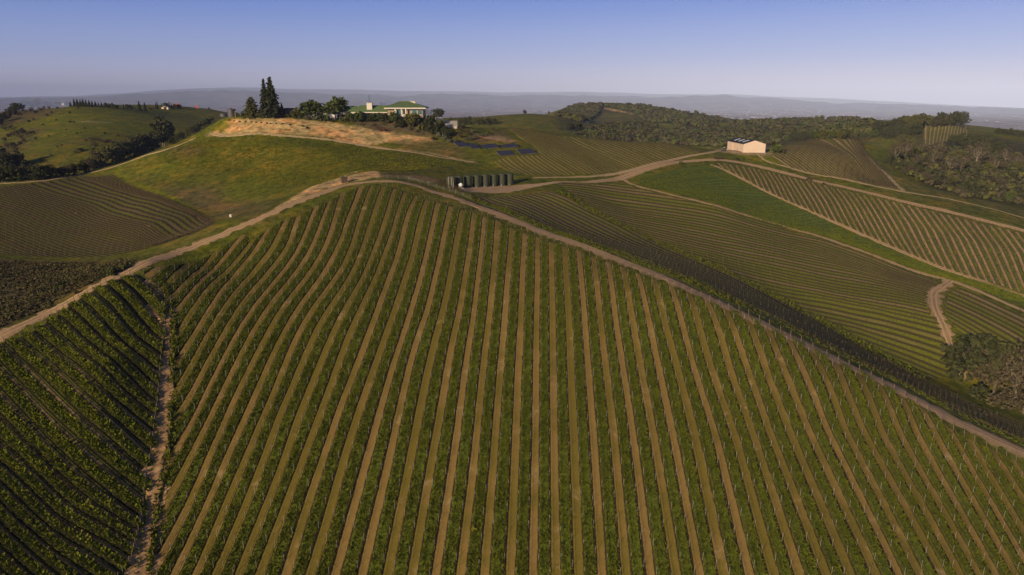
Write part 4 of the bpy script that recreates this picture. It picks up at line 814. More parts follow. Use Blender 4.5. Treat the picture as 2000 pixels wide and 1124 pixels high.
# parked utility vehicle and white ball tank by the barn
p = hit(1413, 295.5); t = empty('utility_vehicle', tuple(p), R(20)); tag(t, 'small dark utility vehicle parked on the track end beside the pink barn', 'vehicle')
MB().box(-1.5, 1.5, -.7, .7, .45, .95).box(-1.5, -.1, -.65, .65, .95, 1.15).build('body', M_SHED, t)
MB().box(0, 1.0, -.65, .65, .95, 1.02).tube([(0, -.6, 1), (.1, -.6, 1.9), (1, -.6, 1.9), (1.3, -.6, 1)], .04, 5).tube([(0, .6, 1), (.1, .6, 1.9), (1, .6, 1.9), (1.3, .6, 1)], .04, 5).box(.05, 1.05, -.65, .65, 1.88, 1.95).build('cab_frame', M_DARK, t)
for x in (-1, 1):
    for y in (-.75, .75): MB().tube([(x, y - .12, .35), (x, y + .12, .35)], .35, 12).build('wheel', M_DARK, t)
p = hit(1414, 293.0); t = empty('ball_tank', tuple(p)); tag(t, 'small white ball shaped tank raised on a dark frame beside the barn', 'tank')
MB().lathe([(.1, 2.2), (.42, 2.35), (.55, 2.75), (.42, 3.15), (.1, 3.3)], 16).build('vessel', M_WHITE, t, True)
m = MB()
for x in (-.45, .45):
    for y in (-.45, .45): m.tube([(x, y, -.3), (x * .6, y * .6, 2.4)], .07, 5)
m.build('stand', M_DWOOD, t)
# -- row of green water tanks
TK = [(880, 345.6, 366.5), (897, 344.6, 366.3), (914, 343.8, 366), (931, 343, 365.4), (947.5, 342, 364.4), (964, 341.2, 363.3), (980, 340.4, 362), (995, 339.6, 360.6)]
tw = {}
proto = None
for i, (u, v0, v1) in enumerate(TK):
    p = hit(u, v1); d = depth_of(p); r_ = 7.6 * d / F; hh = (v1 - v0) * d / F / CP
    if proto is None:
        root = empty('water_tank', tuple(p)); k = r_; HT = hh
        MB().lathe([(k, -.6), (k, HT * .93), (k * .96, HT * .965), (k * .55, HT * .99), (k * .22, HT), (k * .2, HT * 1.02)], 32).build('shell', M_TANK, root)
        m = MB()
        for j in range(6): m.lathe([(k + .012, HT * (.12 + .15 * j)), (k + .045, HT * (.13 + .15 * j)), (k + .012, HT * (.14 + .15 * j))], 32)
        m.build('hoop', M_TANK, root); MB().lathe([(k * .17, HT * 1.0), (k * .17, HT * 1.03), (k * .1, HT * 1.035)], 16).build('lid', M_DARK, root)
        MB().tube([(0, -k - .35, -.1), (0, -k - .35, .5), (0, -k + .05, .5)], .13, 8).build('outlet', M_PVC, root); proto = root; k0, h0 = r_, hh
    else:
        root = proto.copy(); COL.objects.link(root); root.location = tuple(p); root.scale = (r_ / k0, r_ / k0, hh / h0)
        for ch in proto.children: cc = ch.copy(); COL.objects.link(cc); cc.parent = root
    tag(root, f'dark green cylindrical water tank, {nth(i + 1)} in the row counting from the pipes', 'water tank', 'row of dark green water tanks')
p = hit(879.5, 367.5); t = empty('pipe_stand', tuple(p)); tag(t, 'pair of upright pale pipes in front of the first green water tank', 'pipes')
for x, lean in ((-.6, 0), (1.0, -.5), (1.6, -.3)): MB().tube([(x, -.2, -.3), (x + lean, -.1, 4.9), (x + lean, 1.2, 5.2)], .12, 7).build('pipe', M_PVC, t)
p = hit(900, 368); d = depth_of(p); t = empty('ball_tank', tuple(p)); tag(t, 'white ball shaped tank on a low white base before the green water tanks', 'tank'); k = 4.6 * d / F
MB().lathe([(k * math.sin(math.pi * j / 12 + .02), .25 + k - k * math.cos(math.pi * j / 12)) for j in range(13)], 24).build('vessel', mat('white_poly', (0.80, 0.79, 0.78), 0.5), t, True)
MB().box(-k * 1.1, k * 1.1, -k * .8, k * .8, -.3, .3).box(-k * 2.2, k * 1.6, -k * 1.0, -k * .85, -.2, .2).build('base', M_WHITE, t)
for k in range(3):
    p = hit(937 + k * 16.5, 365.8 - k * 1.6); t = MB().box(-.5, .5, -.3, .3, -.2, .5).box(-.15, .15, -.15, .15, .5, .9).build('valve_box', M_PVC); t.location = tuple(p); tag(t, f'pale valve box at the foot of the green tanks, {nth(k + 1)} from the white ball tank', 'valve box', 'valve boxes at the tanks')
# -- twin black tanks at the end of the hilltop
for i, u in enumerate((436.5, 450.5)):
    p = hit(u, 228.5); d = depth_of(p); k = 8.0 * d / F; root = empty('black_tank', tuple(p + np.array([0, 2.5, 0])))
    MB().lathe([(k, -1.5), (k, 4.6), (k * .9, 4.8), (k * .1, 5.2)], 28).build('shell', M_BTANK, root); MB().lathe([(.4, 5.1), (.4, 5.5), (.2, 5.5)], 10).build('lid', M_DARK, root)
    tag(root, ('squat black water tank farther from the garden at the hilltop end', 'squat black water tank nearer the garden at the hilltop end')[i], 'water tank', 'black tanks on the hilltop')
p = hit(460, 229); t = MB().tube([(0, 0, -.4), (0, 0, 4.0)], .14, 7).tube([(0, 0, 3.4), (.8, 0, 3.4)], .1, 6).build('standpipe', M_PVC); t.location = tuple(p); tag(t, 'pale standpipe beside the black tanks', 'pipe')
# -- tracking solar arrays
def solar_mat():
    m = mat('solar_cells', (0.015, 0.016, 0.035), 0.5, 0.2); k = NB(m); tc = k.n('ShaderNodeTexCoord').outputs['Generated']
    br = k.n('ShaderNodeTexBrick'); br.offset = 0; br.inputs['Scale'].default_value = 1.0; br.inputs['Brick Width'].default_value = 1 / 8; br.inputs['Row Height'].default_value = 1 / 4; br.inputs['Mortar Size'].default_value = 0.006
    br.inputs['Color1'].default_value = (0.012, 0.014, 0.034, 1); br.inputs['Color2'].default_value = (0.017, 0.018, 0.042, 1); br.inputs['Mortar'].default_value = (0.10, 0.10, 0.13, 1)
    uv = k.n('ShaderNodeUVMap', uv_map='cells'); k.l(uv.outputs[0], br.inputs['Vector']); k.l(br.outputs[0], k.b.inputs['Base Color']); return m
M_SOLAR = solar_mat()
SA = [((885, 277.5), (906, 276), (913, 286.5), (896, 287.5)), ((912, 281.5), (928, 280), (936, 290), (922, 291)), ((936, 284), (968, 280), (975, 289.5), (943, 292)), ((975, 284), (1005, 279.5), (1013, 287), (982, 291)), ((968, 296), (997, 293.5), (1004, 302), (978, 305.5)), ((1008, 293), (1037, 290), (1043, 299), (1019, 302))]
SL = ['smallest solar array, farthest up the slope towards the house', 'small solar array touching the farthest array of the upper line', 'widest solar array, in the middle of the upper line', 'solar array closing the upper line on the vineyard side', 'solar array of the lower line nearest the green tanks', 'solar array of the lower line beside the vine rows']
for (a, b, c_, d_), lab in zip(SA, SL):
    pc = hit((c_[0] + d_[0]) / 2, (c_[1] + d_[1]) / 2 + 1.2); w0 = depth_of(pc); root = empty('solar_array', tuple(pc)); tag(root, lab, 'solar array', 'solar arrays below the house')
    P = []
    for (u, v), dw in ((a, 4.2), (b, 5.4), (c_, 1.2), (d_, 0)):
        q = ray(u, v) * (w0 + dw) + np.array([0, 0, CZ]); P.append(q - pc)
    P = np.array(P); P[2] = P[1] + P[3] - P[0]; nrm = np.cross(P[3] - P[0], P[1] - P[0]); nrm /= np.linalg.norm(nrm); th = nrm * 0.2 * (1 if nrm[2] < 0 else -1)
    o = mesh_obj('panel_field', list(map(tuple, P)), [(3, 2, 1, 0)], M_SOLAR, root); lay = o.data.uv_layers.new(name='cells')
    for li, uvc in zip(range(4), ((0, 0), (1, 0), (1, 1), (0, 1))): lay.data[li].uv = uvc
    Pb = P + th; m = MB()
    m.add(list(P + th * .3) + list(Pb), [(4, 5, 6, 7), (0, 1, 5, 4), (1, 2, 6, 5), (2, 3, 7, 6), (3, 0, 4, 7)]).build('frame', M_METAL, root)
    for f, h in ((.2, .3), (.8, .3), (.2, .75), (.8, .75)):
        q = (P[0] * (1 - f) + P[1] * f) * (1 - h) + (P[3] * (1 - f) + P[2] * f) * h; gz = float(height(q[0] + pc[0], q[1] + pc[1])) - pc[2]
        MB().tube([(q[0], q[1], min(gz, q[2]) - .4), (q[0], q[1], q[2] - .1)], .09, 6).build('leg', M_METAL, root)
# -- odd pieces along the ridge road
p = hit(673, 357); t = empty('pump_unit', tuple(p), R(15)); tag(t, 'dark boxy pump unit standing on the cut bank by the ridge road', 'pump')
MB().box(-1.4, 1.4, -1, 1, .3, 2.3).box(-1.6, 1.6, -1.15, 1.15, 2.3, 2.45).build('housing', M_DWOOD, t); MB().box(-1.5, -1.2, -1, 1, -.4, .3).box(1.2, 1.5, -1, 1, -.4, .3).build('skid', M_METAL, t); MB().tube([(.7, .5, 2.45), (.7, .5, 3.3), (1.3, .5, 3.4)], .12, 7).build('pipe', M_METAL, t)
p = hit(452, 429); t = empty('white_bin', tuple(p)); tag(t, 'white bin standing on a post at the meadow edge', 'bin')
MB().tube([(0, 0, -.3), (0, 0, 1.1)], .09, 6).build('post', M_WOODP, t); MB().lathe([(.55, 1.0), (.62, 1.9), (.5, 2.05), (.1, 2.1)], 14).build('drum', M_WHITE, t)
def fence(px, label, step=5.0, h=1.7):
    c = dense(wpoly(px), 1.0)[::int(step)]; b = np.array([c[0, 0], c[0, 1], float(height(*c[0]))]); P = np.c_[c, height(c[:, 0], c[:, 1])] - b; root = empty('wire_fence', tuple(b)); tag(root, label, 'fence')
    for q in P: child('post', POST_ME, root, tuple(q))
    m = MB()
    for hz in (.5, 1.0, 1.5):
        for i in range(len(P) - 1): a, e = P[i] + (0, 0, hz), P[i + 1] + (0, 0, hz); m.add([a - (0, 0, .02), e - (0, 0, .02), e + (0, 0, .02), a + (0, 0, .02)], [(0, 1, 2, 3)])
    m.build('wire', M_METAL, root)
fence([(735, 350), (770, 350), (800, 353), (830, 360), (862, 370), (890, 380), (930, 394)], 'wire fence with pale posts along the ridge road before the tanks')
fence([(690, 349), (640, 364), (590, 388), (540, 416)], 'wire fence along the top of the cut bank above the ridge road', 7)
# dark bird netting hedge of vines on the bend above the road
bv = Block([(0, [(742, 347), (800, 350), (850, 359), (900, 378)]), (3, [(760, 343), (815, 346), (865, 355), (905, 372)])])
for u in range(0, 4):
    P = bv.row(u + .01, 1.4); far_row(P, f'dark vine row on the bend between the road and the tanks, {nth(u + 1)} from the road', 'vine rows on the bend by the tanks', 990 + u, 9, up=0.8)
# far houses on the ridges
def far_house(u, v, wpx, hpx, m, roof, label, rmin=480, rh=0.45):
    p = hit(u, v, rmin); d = depth_of(p); a, b = wpx * d / F / 2, hpx * d / F; o = empty('far_house', tuple(p)); tag(o, label, 'house')
    MB().box(-a, a, 0, a * 1.2, -1.5, b * (1 - rh)).build('wall', m, o); hip(MB(), -a * 1.1, a * 1.1, -a * .1, a * 1.3, b * (1 - rh), b, -a * .5, a * .5).build('roof', roof, o)
far_house(122, 206, 7, 4, M_WHITE, M_WHITE, 'small white house on the left hill crest among dark oaks')
far_house(322, 213.5, 13, 5.5, M_CREAM, M_CONC, 'cream coloured house below cypresses on the far left ridge')
far_house(344, 209, 11, 6, M_RED, M_RED, 'red roofed house beside dark trees on the far left ridge')
p = hit(386, 212.5, 480); d = depth_of(p); t = MB().box(-1.2, 1.2, 0, .4, 0, 5).box(-3, -1.2, 0, .3, 3.4, 5).box(-2.8, -2.4, 0, .3, 0, 3.4).build('red_frame', M_RED); t.location = tuple(p); tag(t, 'red frame standing alone on the far left ridge top', 'frame')
far_house(1157, 207, 4, 4, M_WHITE, M_WHITE, 'white hut beside the mast on the wooded hilltop', 900)
far_house(1164, 205.5, 4, 3.5, M_WHITE, M_CONC, 'white hut a little away from the mast on the wooded hilltop', 900)
far_house(1223, 207, 6, 4, M_WHITE, M_RED, 'pale house with red roof on the wooded hill above the cut track', 900)
far_house(1299, 227, 6, 4.5, M_CREAM, M_CREAM, 'cream house half hidden in the wooded hill', 700)
far_house(1136, 238.5, 5, 2.2, M_WHITE, M_WHITE, 'low white house where two grass hills meet', 560); far_house(1146, 240, 9, 2.6, M_WHITE, M_WHITE, 'long white building where two grass hills meet', 560)
p = hit(1156, 206, 900); t = MB().tube([(0, 0, 0), (0, 0, 14)], [.5, .25], 5).tube([(-1, 0, 9), (1, 0, 9)], .2, 4).build('radio_mast', M_METAL); t.location = tuple(p); tag(t, 'thin radio mast on the wooded hilltop', 'mast')
# the town and farms scattered over the far plain
r = np.random.default_rng(5); m = MB()
for k in range(420):
    if k < 260: u, v = r.normal(1450, 140), r.normal(224, 7)
    else: u, v = r.uniform(900, 2000), r.uniform(206, 240)
    p = hit(u, v, 5000)
    if np.hypot(p[0], p[1]) > 22000: continue
    sx, sy, sz = r.uniform(5, 20), r.uniform(5, 18), r.uniform(4, 9); m.box(p[0] - sx, p[0] + sx, p[1] - sy, p[1] + sy, p[2] - 3, p[2] + sz)
t = m.build('distant_town', mat('town_walls', (0.34, 0.31, 0.29), 0.9)); tag(t, 'pale specks of town and farm buildings across the far plain', kind='stuff')

# ---------------------------------------------------------------- trees and bushes
M_MEADOW = mat('meadow_blades', (0.105, 0.112, 0.012), 0.9, 0.05, (0.200, 0.185, 0.016), 0.045)
def leafy(name, c1, c2, sc=0.7): return mat(name, c1, 0.8, 0.12, c2, sc)
M_LEAF = {'scrub': leafy('chaparral', (0.048, 0.042, 0.024), (0.078, 0.064, 0.034)), 'dark': leafy('oak_leaf', (0.030, 0.036, 0.014), (0.060, 0.062, 0.020)), 'olive': leafy('olive_leaf', (0.062, 0.066, 0.018), (0.100, 0.096, 0.026)), 'green': leafy('green_leaf', (0.040, 0.058, 0.014), (0.078, 0.092, 0.020)),
          'grey': leafy('sage_leaf', (0.075, 0.080, 0.045), (0.115, 0.115, 0.068)), 'brown': leafy('bare_twig', (0.062, 0.050, 0.027), (0.098, 0.078, 0.043)), 'needle': leafy('needle', (0.024, 0.032, 0.014), (0.052, 0.056, 0.022)), 'red': leafy('red_twig', (0.085, 0.040, 0.030), (0.12, 0.065, 0.045))}
M_BARK = mat('bark', (0.10, 0.075, 0.055), 0.95, 0.05, (0.16, 0.125, 0.095), 1.5); M_PALEB = mat('pale_bark', (0.15, 0.12, 0.095), 0.95, 0.05, (0.23, 0.19, 0.15), 1.2)
def clumps(C, rad, per, size, r, flat=0.8):
    """leaf quads in clumps: C centres, rad clump radius, per leaves each"""
    n = len(C); c = np.repeat(C, per, 0); N = n * per; d = r.normal(0, 1, (N, 3)); d /= np.linalg.norm(d, axis=1)[:, None]; R_ = np.repeat(np.broadcast_to(rad, (n,)), per)
    p = c + d * (R_ * r.random(N) ** 0.5)[:, None] * np.array([1, 1, flat]); a = r.normal(0, 1, (N, 3)); a /= np.linalg.norm(a, axis=1)[:, None]; b = np.cross(a, d + 1e-3); b /= np.linalg.norm(b, axis=1)[:, None]
    s = (size * (0.6 + 0.8 * r.random(N)))[:, None]; Q = np.stack([p - a * s - b * s * .6, p + a * s - b * s * .5, p + a * s * .8 + b * s * .7, p - a * s * .7 + b * s * .6], 1)
    return Q.reshape(-1, 3), np.arange(N * 4).reshape(-1, 4)
def broad(seed, mkey, Ht=10.0, wid=1.0, base=0.05, n=120, per=12, size=0.40, lobes=7, bark=M_BARK, thin=1.0, tr=0.30, stems=1):
    """round-headed tree: overlapping lobes of leaf clumps down to the crown base, trunk and limbs inside"""
    r = np.random.default_rng(seed); rr = random.Random(seed); Wd = Ht * 0.5 * wid; lob = []; ch = Ht * (1 - base)
    for i in range(lobes):
        a = 2 * math.pi * i / (lobes - 1) + rr.uniform(-.5, .5); k = rr.uniform(.30, .55) * Wd if i else 0
        lob.append((np.array([k * math.cos(a), k * math.sin(a), Ht * base + ch * (rr.uniform(.28, .62) if i else .64)]), rr.uniform(.42, .62) * Wd, ch * rr.uniform(.26, .36)))
    C = []
    for _ in range(n):
        c, q, qz = rr.choice(lob); d = r.normal(0, 1, 3); d /= np.linalg.norm(d); C.append(c + d * np.array([q, q, qz]) * rr.uniform(.70, 1.0))
    C = np.array(C); C[:, 2] = np.clip(C[:, 2], Ht * (base + .02), Ht * .96)
    v, f = clumps(C, Wd * .17 * r.uniform(.6, 1.4, len(C)), per, size * thin, r)
    m = MB()
    for s_ in range(stems):
        ox = (s_ - (stems - 1) / 2) * 1.6; zf = Ht * max(base * 1.1, .2); fk = (ox * .6, rr.uniform(-.2, .2), zf); m.tube([(ox, 0, -.6), (ox * .8, 0.05, zf * .5), fk], [tr * 1.25, tr, tr * .8], 7)
        for c, q, qz in lob:
            mid = np.array(fk) * .5 + c * .5 + np.array([0, 0, -Ht * .05]); m.tube([fk, mid, c + np.array([0, 0, qz * .3])], [tr * .6, tr * .4, tr * .14], 5)
            for _ in range(3):
                e = C[rr.randrange(len(C))]
                if np.linalg.norm(e - c) < q * 1.4: m.tube([c, (c + e) / 2 + np.array([0, 0, .2]), e], [tr * .2, tr * .13, tr * .06], 4)
    return ('oak_tree', [('crown', v, f, M_LEAF[mkey]), ('trunk', m, None, bark)], Ht)
def conifer(seed, Ht=24.0, wid=0.42, n=46, mkey='needle', name='conifer', size=0.5, cone=1.0):
    r = np.random.default_rng(seed); rr = random.Random(seed); V_, F_ = [], []; o = 0; z = Ht * .06
    while z < Ht * .985:
        f = (z / Ht); Rr = Ht * wid * .5 * min(1, (1 - f) ** (.75 * cone) * 1.05 + .03) * rr.uniform(.72, 1.15); k = max(3, int(9 * (1 - f) + 3)); C = []
        for i in range(k):
            a = 2 * math.pi * (i + rr.random()) / k; L_ = Rr * rr.uniform(.6, 1.1)
            for q in (.35, .65, .95): C.append((L_ * q * math.cos(a), L_ * q * math.sin(a), z - L_ * q * .22 + rr.uniform(-.2, .2)))
        v, g = clumps(np.array(C), max(Rr * .20, .35), 6, size * (1 - .45 * f), r, .55); V_.append(v); F_.append(g + o); o += len(v); z += Ht / n * (1.15 - .4 * f)
    m = MB().tube([(0, 0, -.6), (0, 0, Ht * .5), (0, 0, Ht * .97)], [Ht * .022, Ht * .013, .05], 8)
    return (name, [('crown', np.concatenate(V_), np.concatenate(F_), M_LEAF[mkey]), ('trunk', m, None, M_BARK)], Ht)
def bush(seed, mkey, Ht=3.0, wid=1.3, n=22, per=9, size=0.28):
    r = np.random.default_rng(seed); d = r.normal(0, 1, (n, 3)); d /= np.linalg.norm(d, axis=1)[:, None]; d[:, 2] = np.abs(d[:, 2]); C = d * np.array([Ht * wid * .5, Ht * wid * .5, Ht * .75]) * r.uniform(.5, 1, (n, 1)) * np.array([.8, .8, 1]) + (0, 0, Ht * .12)
    v, f = clumps(C, Ht * .22 * r.uniform(.7, 1.3, n), per, size, r); return ('bush', [('', v, f, M_LEAF[mkey])], Ht)
PROTO = {'oak0': broad(1, 'dark'), 'oak1': broad(2, 'dark', wid=1.3, lobes=8, n=150), 'oak2': broad(3, 'dark', wid=.9), 'olv0': broad(4, 'olive'), 'olv1': broad(5, 'olive', wid=1.2, lobes=8, n=140), 'grn0': broad(6, 'green', wid=1.1, lobes=9, n=170, base=.03), 'grn1': broad(7, 'green', wid=.95, base=.22, n=150),
         'bar0': broad(8, 'brown', n=95, per=7, thin=.5, bark=M_PALEB, base=.24, tr=.32), 'bar1': broad(9, 'brown', n=95, per=7, thin=.5, wid=1.2, bark=M_PALEB, base=.24, tr=.34, lobes=8), 'bar2': broad(10, 'brown', wid=1.1, n=110, per=13, thin=.6), 'tall': broad(11, 'dark', Ht=18, wid=.72, base=.14, n=190, per=13, size=.55, bark=M_PALEB, tr=.32, stems=2, lobes=10),
         'red0': broad(12, 'red', wid=1.7, n=60, per=9, thin=.55), 'big': conifer(21), 'con0': conifer(22, 14, .45, 30), 'con1': conifer(23, 12, .55, 26, 'dark'), 'wide': conifer(24, 12, 1.05, 24, 'olive', size=.5, cone=.75), 'cyp': conifer(25, 12, .20, 34, 'needle', 'cypress', .35, .6),
         'bsd': bush(31, 'dark'), 'bsg': bush(32, 'green'), 'bso': bush(33, 'olive', wid=1.5), 'bsy': bush(34, 'grey', wid=1.4), 'bsb': bush(35, 'brown', wid=1.5, size=.2), 'bsr': bush(36, 'red', wid=2.4, size=.22)}
BUILT = {}
def plant(kind, u, v, hpx, label, group=None, rmin=62, wide=1.0, sink=0.15):
    nm, parts, Ht = PROTO[kind]; p = hit(u, v, rmin); d = depth_of(p); s_ = hpx * d / F / Ht
    h_ = int(abs(u * 37 + v * 91) * 10); rz = (h_ % 628) / 100.0; k = 0.94 + (h_ % 13) / 100.0; sc = (s_ * wide * k, s_ * wide / k, s_); loc = (p[0], p[1], p[2] - sink)
    if kind not in BUILT:
        if len(parts) == 1: root = mesh_obj(nm, parts[0][1], parts[0][2], parts[0][3])
        else:
            root = empty(nm, (0, 0, 0))
            for pn, a, b, mm in parts: (a.build(pn, mm, root) if b is None else mesh_obj(pn, a, b, mm, root))
        BUILT[kind] = root
    else:
        src = BUILT[kind]; root = src.copy(); COL.objects.link(root)
        for ch in src.children: cc = ch.copy(); COL.objects.link(cc); cc.parent = root
        for key in ('group',):
            if key in root: del root[key]
    root.location = loc; root.rotation_euler = (0, 0, rz); root.scale = sc
    return tag(root, label, 'bush' if nm == 'bush' else 'tree', group)
WORD = {'oak': 'dark oak', 'olv': 'olive green oak', 'grn': 'leafy green tree', 'bar': 'bare brown oak', 'con': 'pointed conifer', 'cyp': 'slim cypress', 'bsd': 'dark bush', 'bsg': 'green bush', 'bso': 'olive bush', 'bsy': 'grey green bush', 'bsb': 'brown twiggy bush', 'bsr': 'reddish low bush', 'tal': 'tall dark tree', 'wid': 'broad conifer', 'red': 'reddish bare tree'}
def grove(lst, where, group, order, rmin=62):
    """many single plants of one place; each label counts within its own kind, in the order named"""
    cnt = {}
    for it in sorted(lst, key=lambda q: q[1]):
        w_ = WORD[it[0][:3]]; cnt[w_] = cnt.get(w_, 0) + 1
        tot = sum(WORD[q[0][:3]] == w_ for q in lst)
        plant(it[0], it[1], it[2], it[3], f'{w_} {where}' + (f', {nth(cnt[w_])} {order}' if tot > 1 else ''), group, rmin, it[4] if len(it) > 4 else 1.0)
grove([('oak1', 6, 240, 20), ('oak0', 16, 232, 20), ('bar2', 14, 236, 16), ('oak2', 26, 226, 20), ('oak1', 36, 218, 18), ('oak0', 47, 210, 13), ('oak1', 57, 208, 11), ('bar2', 75, 211, 19), ('oak1', 90, 208, 10), ('oak0', 99, 207.5, 8), ('oak1', 110, 207, 8), ('oak2', 118, 206.5, 7), ('olv0', 131, 208, 10),
       ('oak0', 64, 211, 9), ('bar2', 50, 222, 9), ('bar2', 61, 219, 10), ('bsd', 70, 222, 8), ('bar2', 86, 215, 8), ('bsb', 96, 213, 7), ('bsd', 106, 211, 6), ('bsb', 40, 226, 9), ('oak2', 0, 246, 18), ('bsb', 78, 217, 8), ('bsb', 112, 213, 6)], 'on the left hill crest', 'oaks on the left hill crest', 'from the left', 480)
grove([('con1', 138, 208.5, 10), ('con0', 146, 208.5, 15), ('con1', 152, 208.5, 15), ('con0', 158, 208.5, 14), ('con1', 163, 208.5, 15), ('con0', 169, 208.8, 14), ('con1', 175, 209, 13), ('con0', 181, 209, 12), ('con1', 187, 209, 11), ('con0', 193, 209.5, 10), ('con1', 199, 210, 10), ('oak2', 207, 210.5, 10), ('oak0', 214, 211, 9), ('olv0', 221, 212, 11), ('oak2', 229, 212.5, 8)], 'in the windbreak on the left hilltop', 'windbreak on the left hilltop', 'from the crest', 480)
grove([('cyp', 242, 214, 11), ('cyp', 246.5, 214, 10), ('oak1', 252, 215, 12), ('olv0', 264, 216, 7), ('con0', 273, 217, 19), ('con0', 284, 217.5, 17), ('olv1', 292, 217, 8), ('olv0', 299, 216, 7), ('cyp', 305, 213, 12), ('cyp', 308, 213, 14), ('cyp', 316, 212, 10), ('grn0', 324, 211, 11), ('cyp', 331, 211, 12), ('cyp', 335, 211, 11), ('oak0', 341, 212.5, 10), ('oak1', 350, 212.5, 9), ('bsd', 408, 213.5, 4), ('bsd', 415, 214, 4)], 'on the far ridge near the red roof', 'trees on the far left ridge', 'from the left', 700)
plant('tall', 321, 288, 62, 'tallest dark tree of the gully with two pale trunks beside the track', 'trees in the gully below the left hill')
grove([('oak1', 250, 309, 36), ('oak0', 263, 304, 38), ('oak2', 276, 301, 40), ('oak1', 289, 297, 38), ('oak0', 301, 293, 33), ('oak2', 337, 283, 17), ('olv1', 206, 326, 42), ('bar2', 196, 328, 36), ('olv0', 226, 318, 32), ('oak0', 238, 313, 26), ('oak1', 180, 332, 24), ('oak0', 163, 337, 25), ('oak2', 146, 342, 24), ('bar2', 172, 334, 22), ('oak1', 122, 346, 22), ('bar2', 103, 348, 26), ('oak1', 84, 351, 32), ('oak0', 68, 352, 26), ('bar2', 134, 344, 24),
       ('oak2', 44, 353, 26), ('oak1', 22, 354, 34), ('oak0', 4, 355, 32), ('bar2', 56, 349, 24), ('oak1', 12, 330, 34), ('oak0', 36, 322, 30), ('oak2', 52, 335, 24), ('olv1', 345, 277, 17), ('oak0', 355, 272, 17), ('olv0', 366, 267, 17), ('oak1', 377, 262, 16), ('oak2', 386, 257, 16), ('olv1', 396, 251, 17), ('grn0', 405, 246, 17), ('olv0', 413, 240, 14), ('bar2', 214, 300, 20), ('bar2', 186, 290, 15), ('bsd', 158, 296, 9, 1.4), ('olv1', 232, 300, 24), ('bar2', 256, 285, 20)], 'in the gully below the left hill', 'trees in the gully below the left hill', 'from the left', 440)
grove([('bsd', 57, 239, 6), ('bsb', 66, 236, 6), ('oak0', 45, 262, 13), ('bar2', 34, 264, 13), ('bar2', 54, 266, 11), ('bsd', 63, 262, 8), ('bsd', 18, 268, 9), ('bar2', 26, 266, 11), ('bsb', 92, 228, 7), ('bsb', 101, 222, 6), ('bsd', 136, 222, 5), ('bsb', 152, 214, 6), ('bsd', 137, 240, 5), ('bsd', 144, 240, 4), ('bsb', 112, 289, 5), ('bsb', 121, 286, 5), ('bar2', 184, 277, 11), ('bsb', 176, 274, 8), ('bar2', 194, 279, 11), ('bsb', 204, 280, 8), ('bsb', 168, 277, 7), ('bsd', 212, 278, 7), ('bsd', 40, 282, 7), ('bsd', 25, 285, 9), ('bsb', 8, 276, 10), ('bsd', 84, 245, 4), ('bsd', 110, 236, 4), ('bar2', 10, 256, 13), ('bar2', 22, 252, 10), ('bar2', 40, 272, 13), ('bsb', 48, 278, 10), ('bar2', 14, 290, 14), ('oak0', 4, 300, 16), ('bar2', 30, 296, 12), ('bsb', 70, 274, 8), ('bsd', 150, 262, 4), ('bsb', 165, 252, 4), ('bsb', 130, 255, 4), ('bsb', 96, 268, 5), ('bsd', 205, 262, 5), ('bsb', 232, 268, 8), ('bar2', 222, 285, 13), ('bsb', 148, 300, 7), ('bsb', 100, 306, 6)], 'scattered on the left hillside', 'bushes on the left hillside', 'from the left', 480)
# hilltop garden
plant('big', 533, 229.5, 77, 'tallest dark conifer on the hilltop, with a full pointed crown', 'conifers on the hilltop', wide=1.35)
plant('big', 520.5, 229.0, 73, 'slimmer dark conifer pressed against the tallest one on the hilltop', 'conifers on the hilltop', wide=.95)
plant('wide', 493, 228, 38, 'broad olive green conifer left of the two tall dark ones'); plant('con1', 552, 229, 26, 'short dark conifer at the foot of the tallest hilltop tree')
plant('grn0', 608, 232, 38, 'large round green tree beside the slate blue shed', wide=1.3); plant('grn1', 655, 233.5, 44, 'tall domed green tree in front of the arched white wall', wide=1.4); plant('grn0', 640, 230, 27, 'smaller green tree leaning on the domed one by the white wall')
plant('red0', 700, 209, 17, 'reddish bare tree behind the green roof of the house', rmin=455); plant('cyp', 722, 212, 26, 'slim dark cypress behind the white chimney', rmin=460, wide=1.3); plant('oak1', 746, 212, 13, 'low dark tree peeking over the green roof beside the hip', rmin=460)
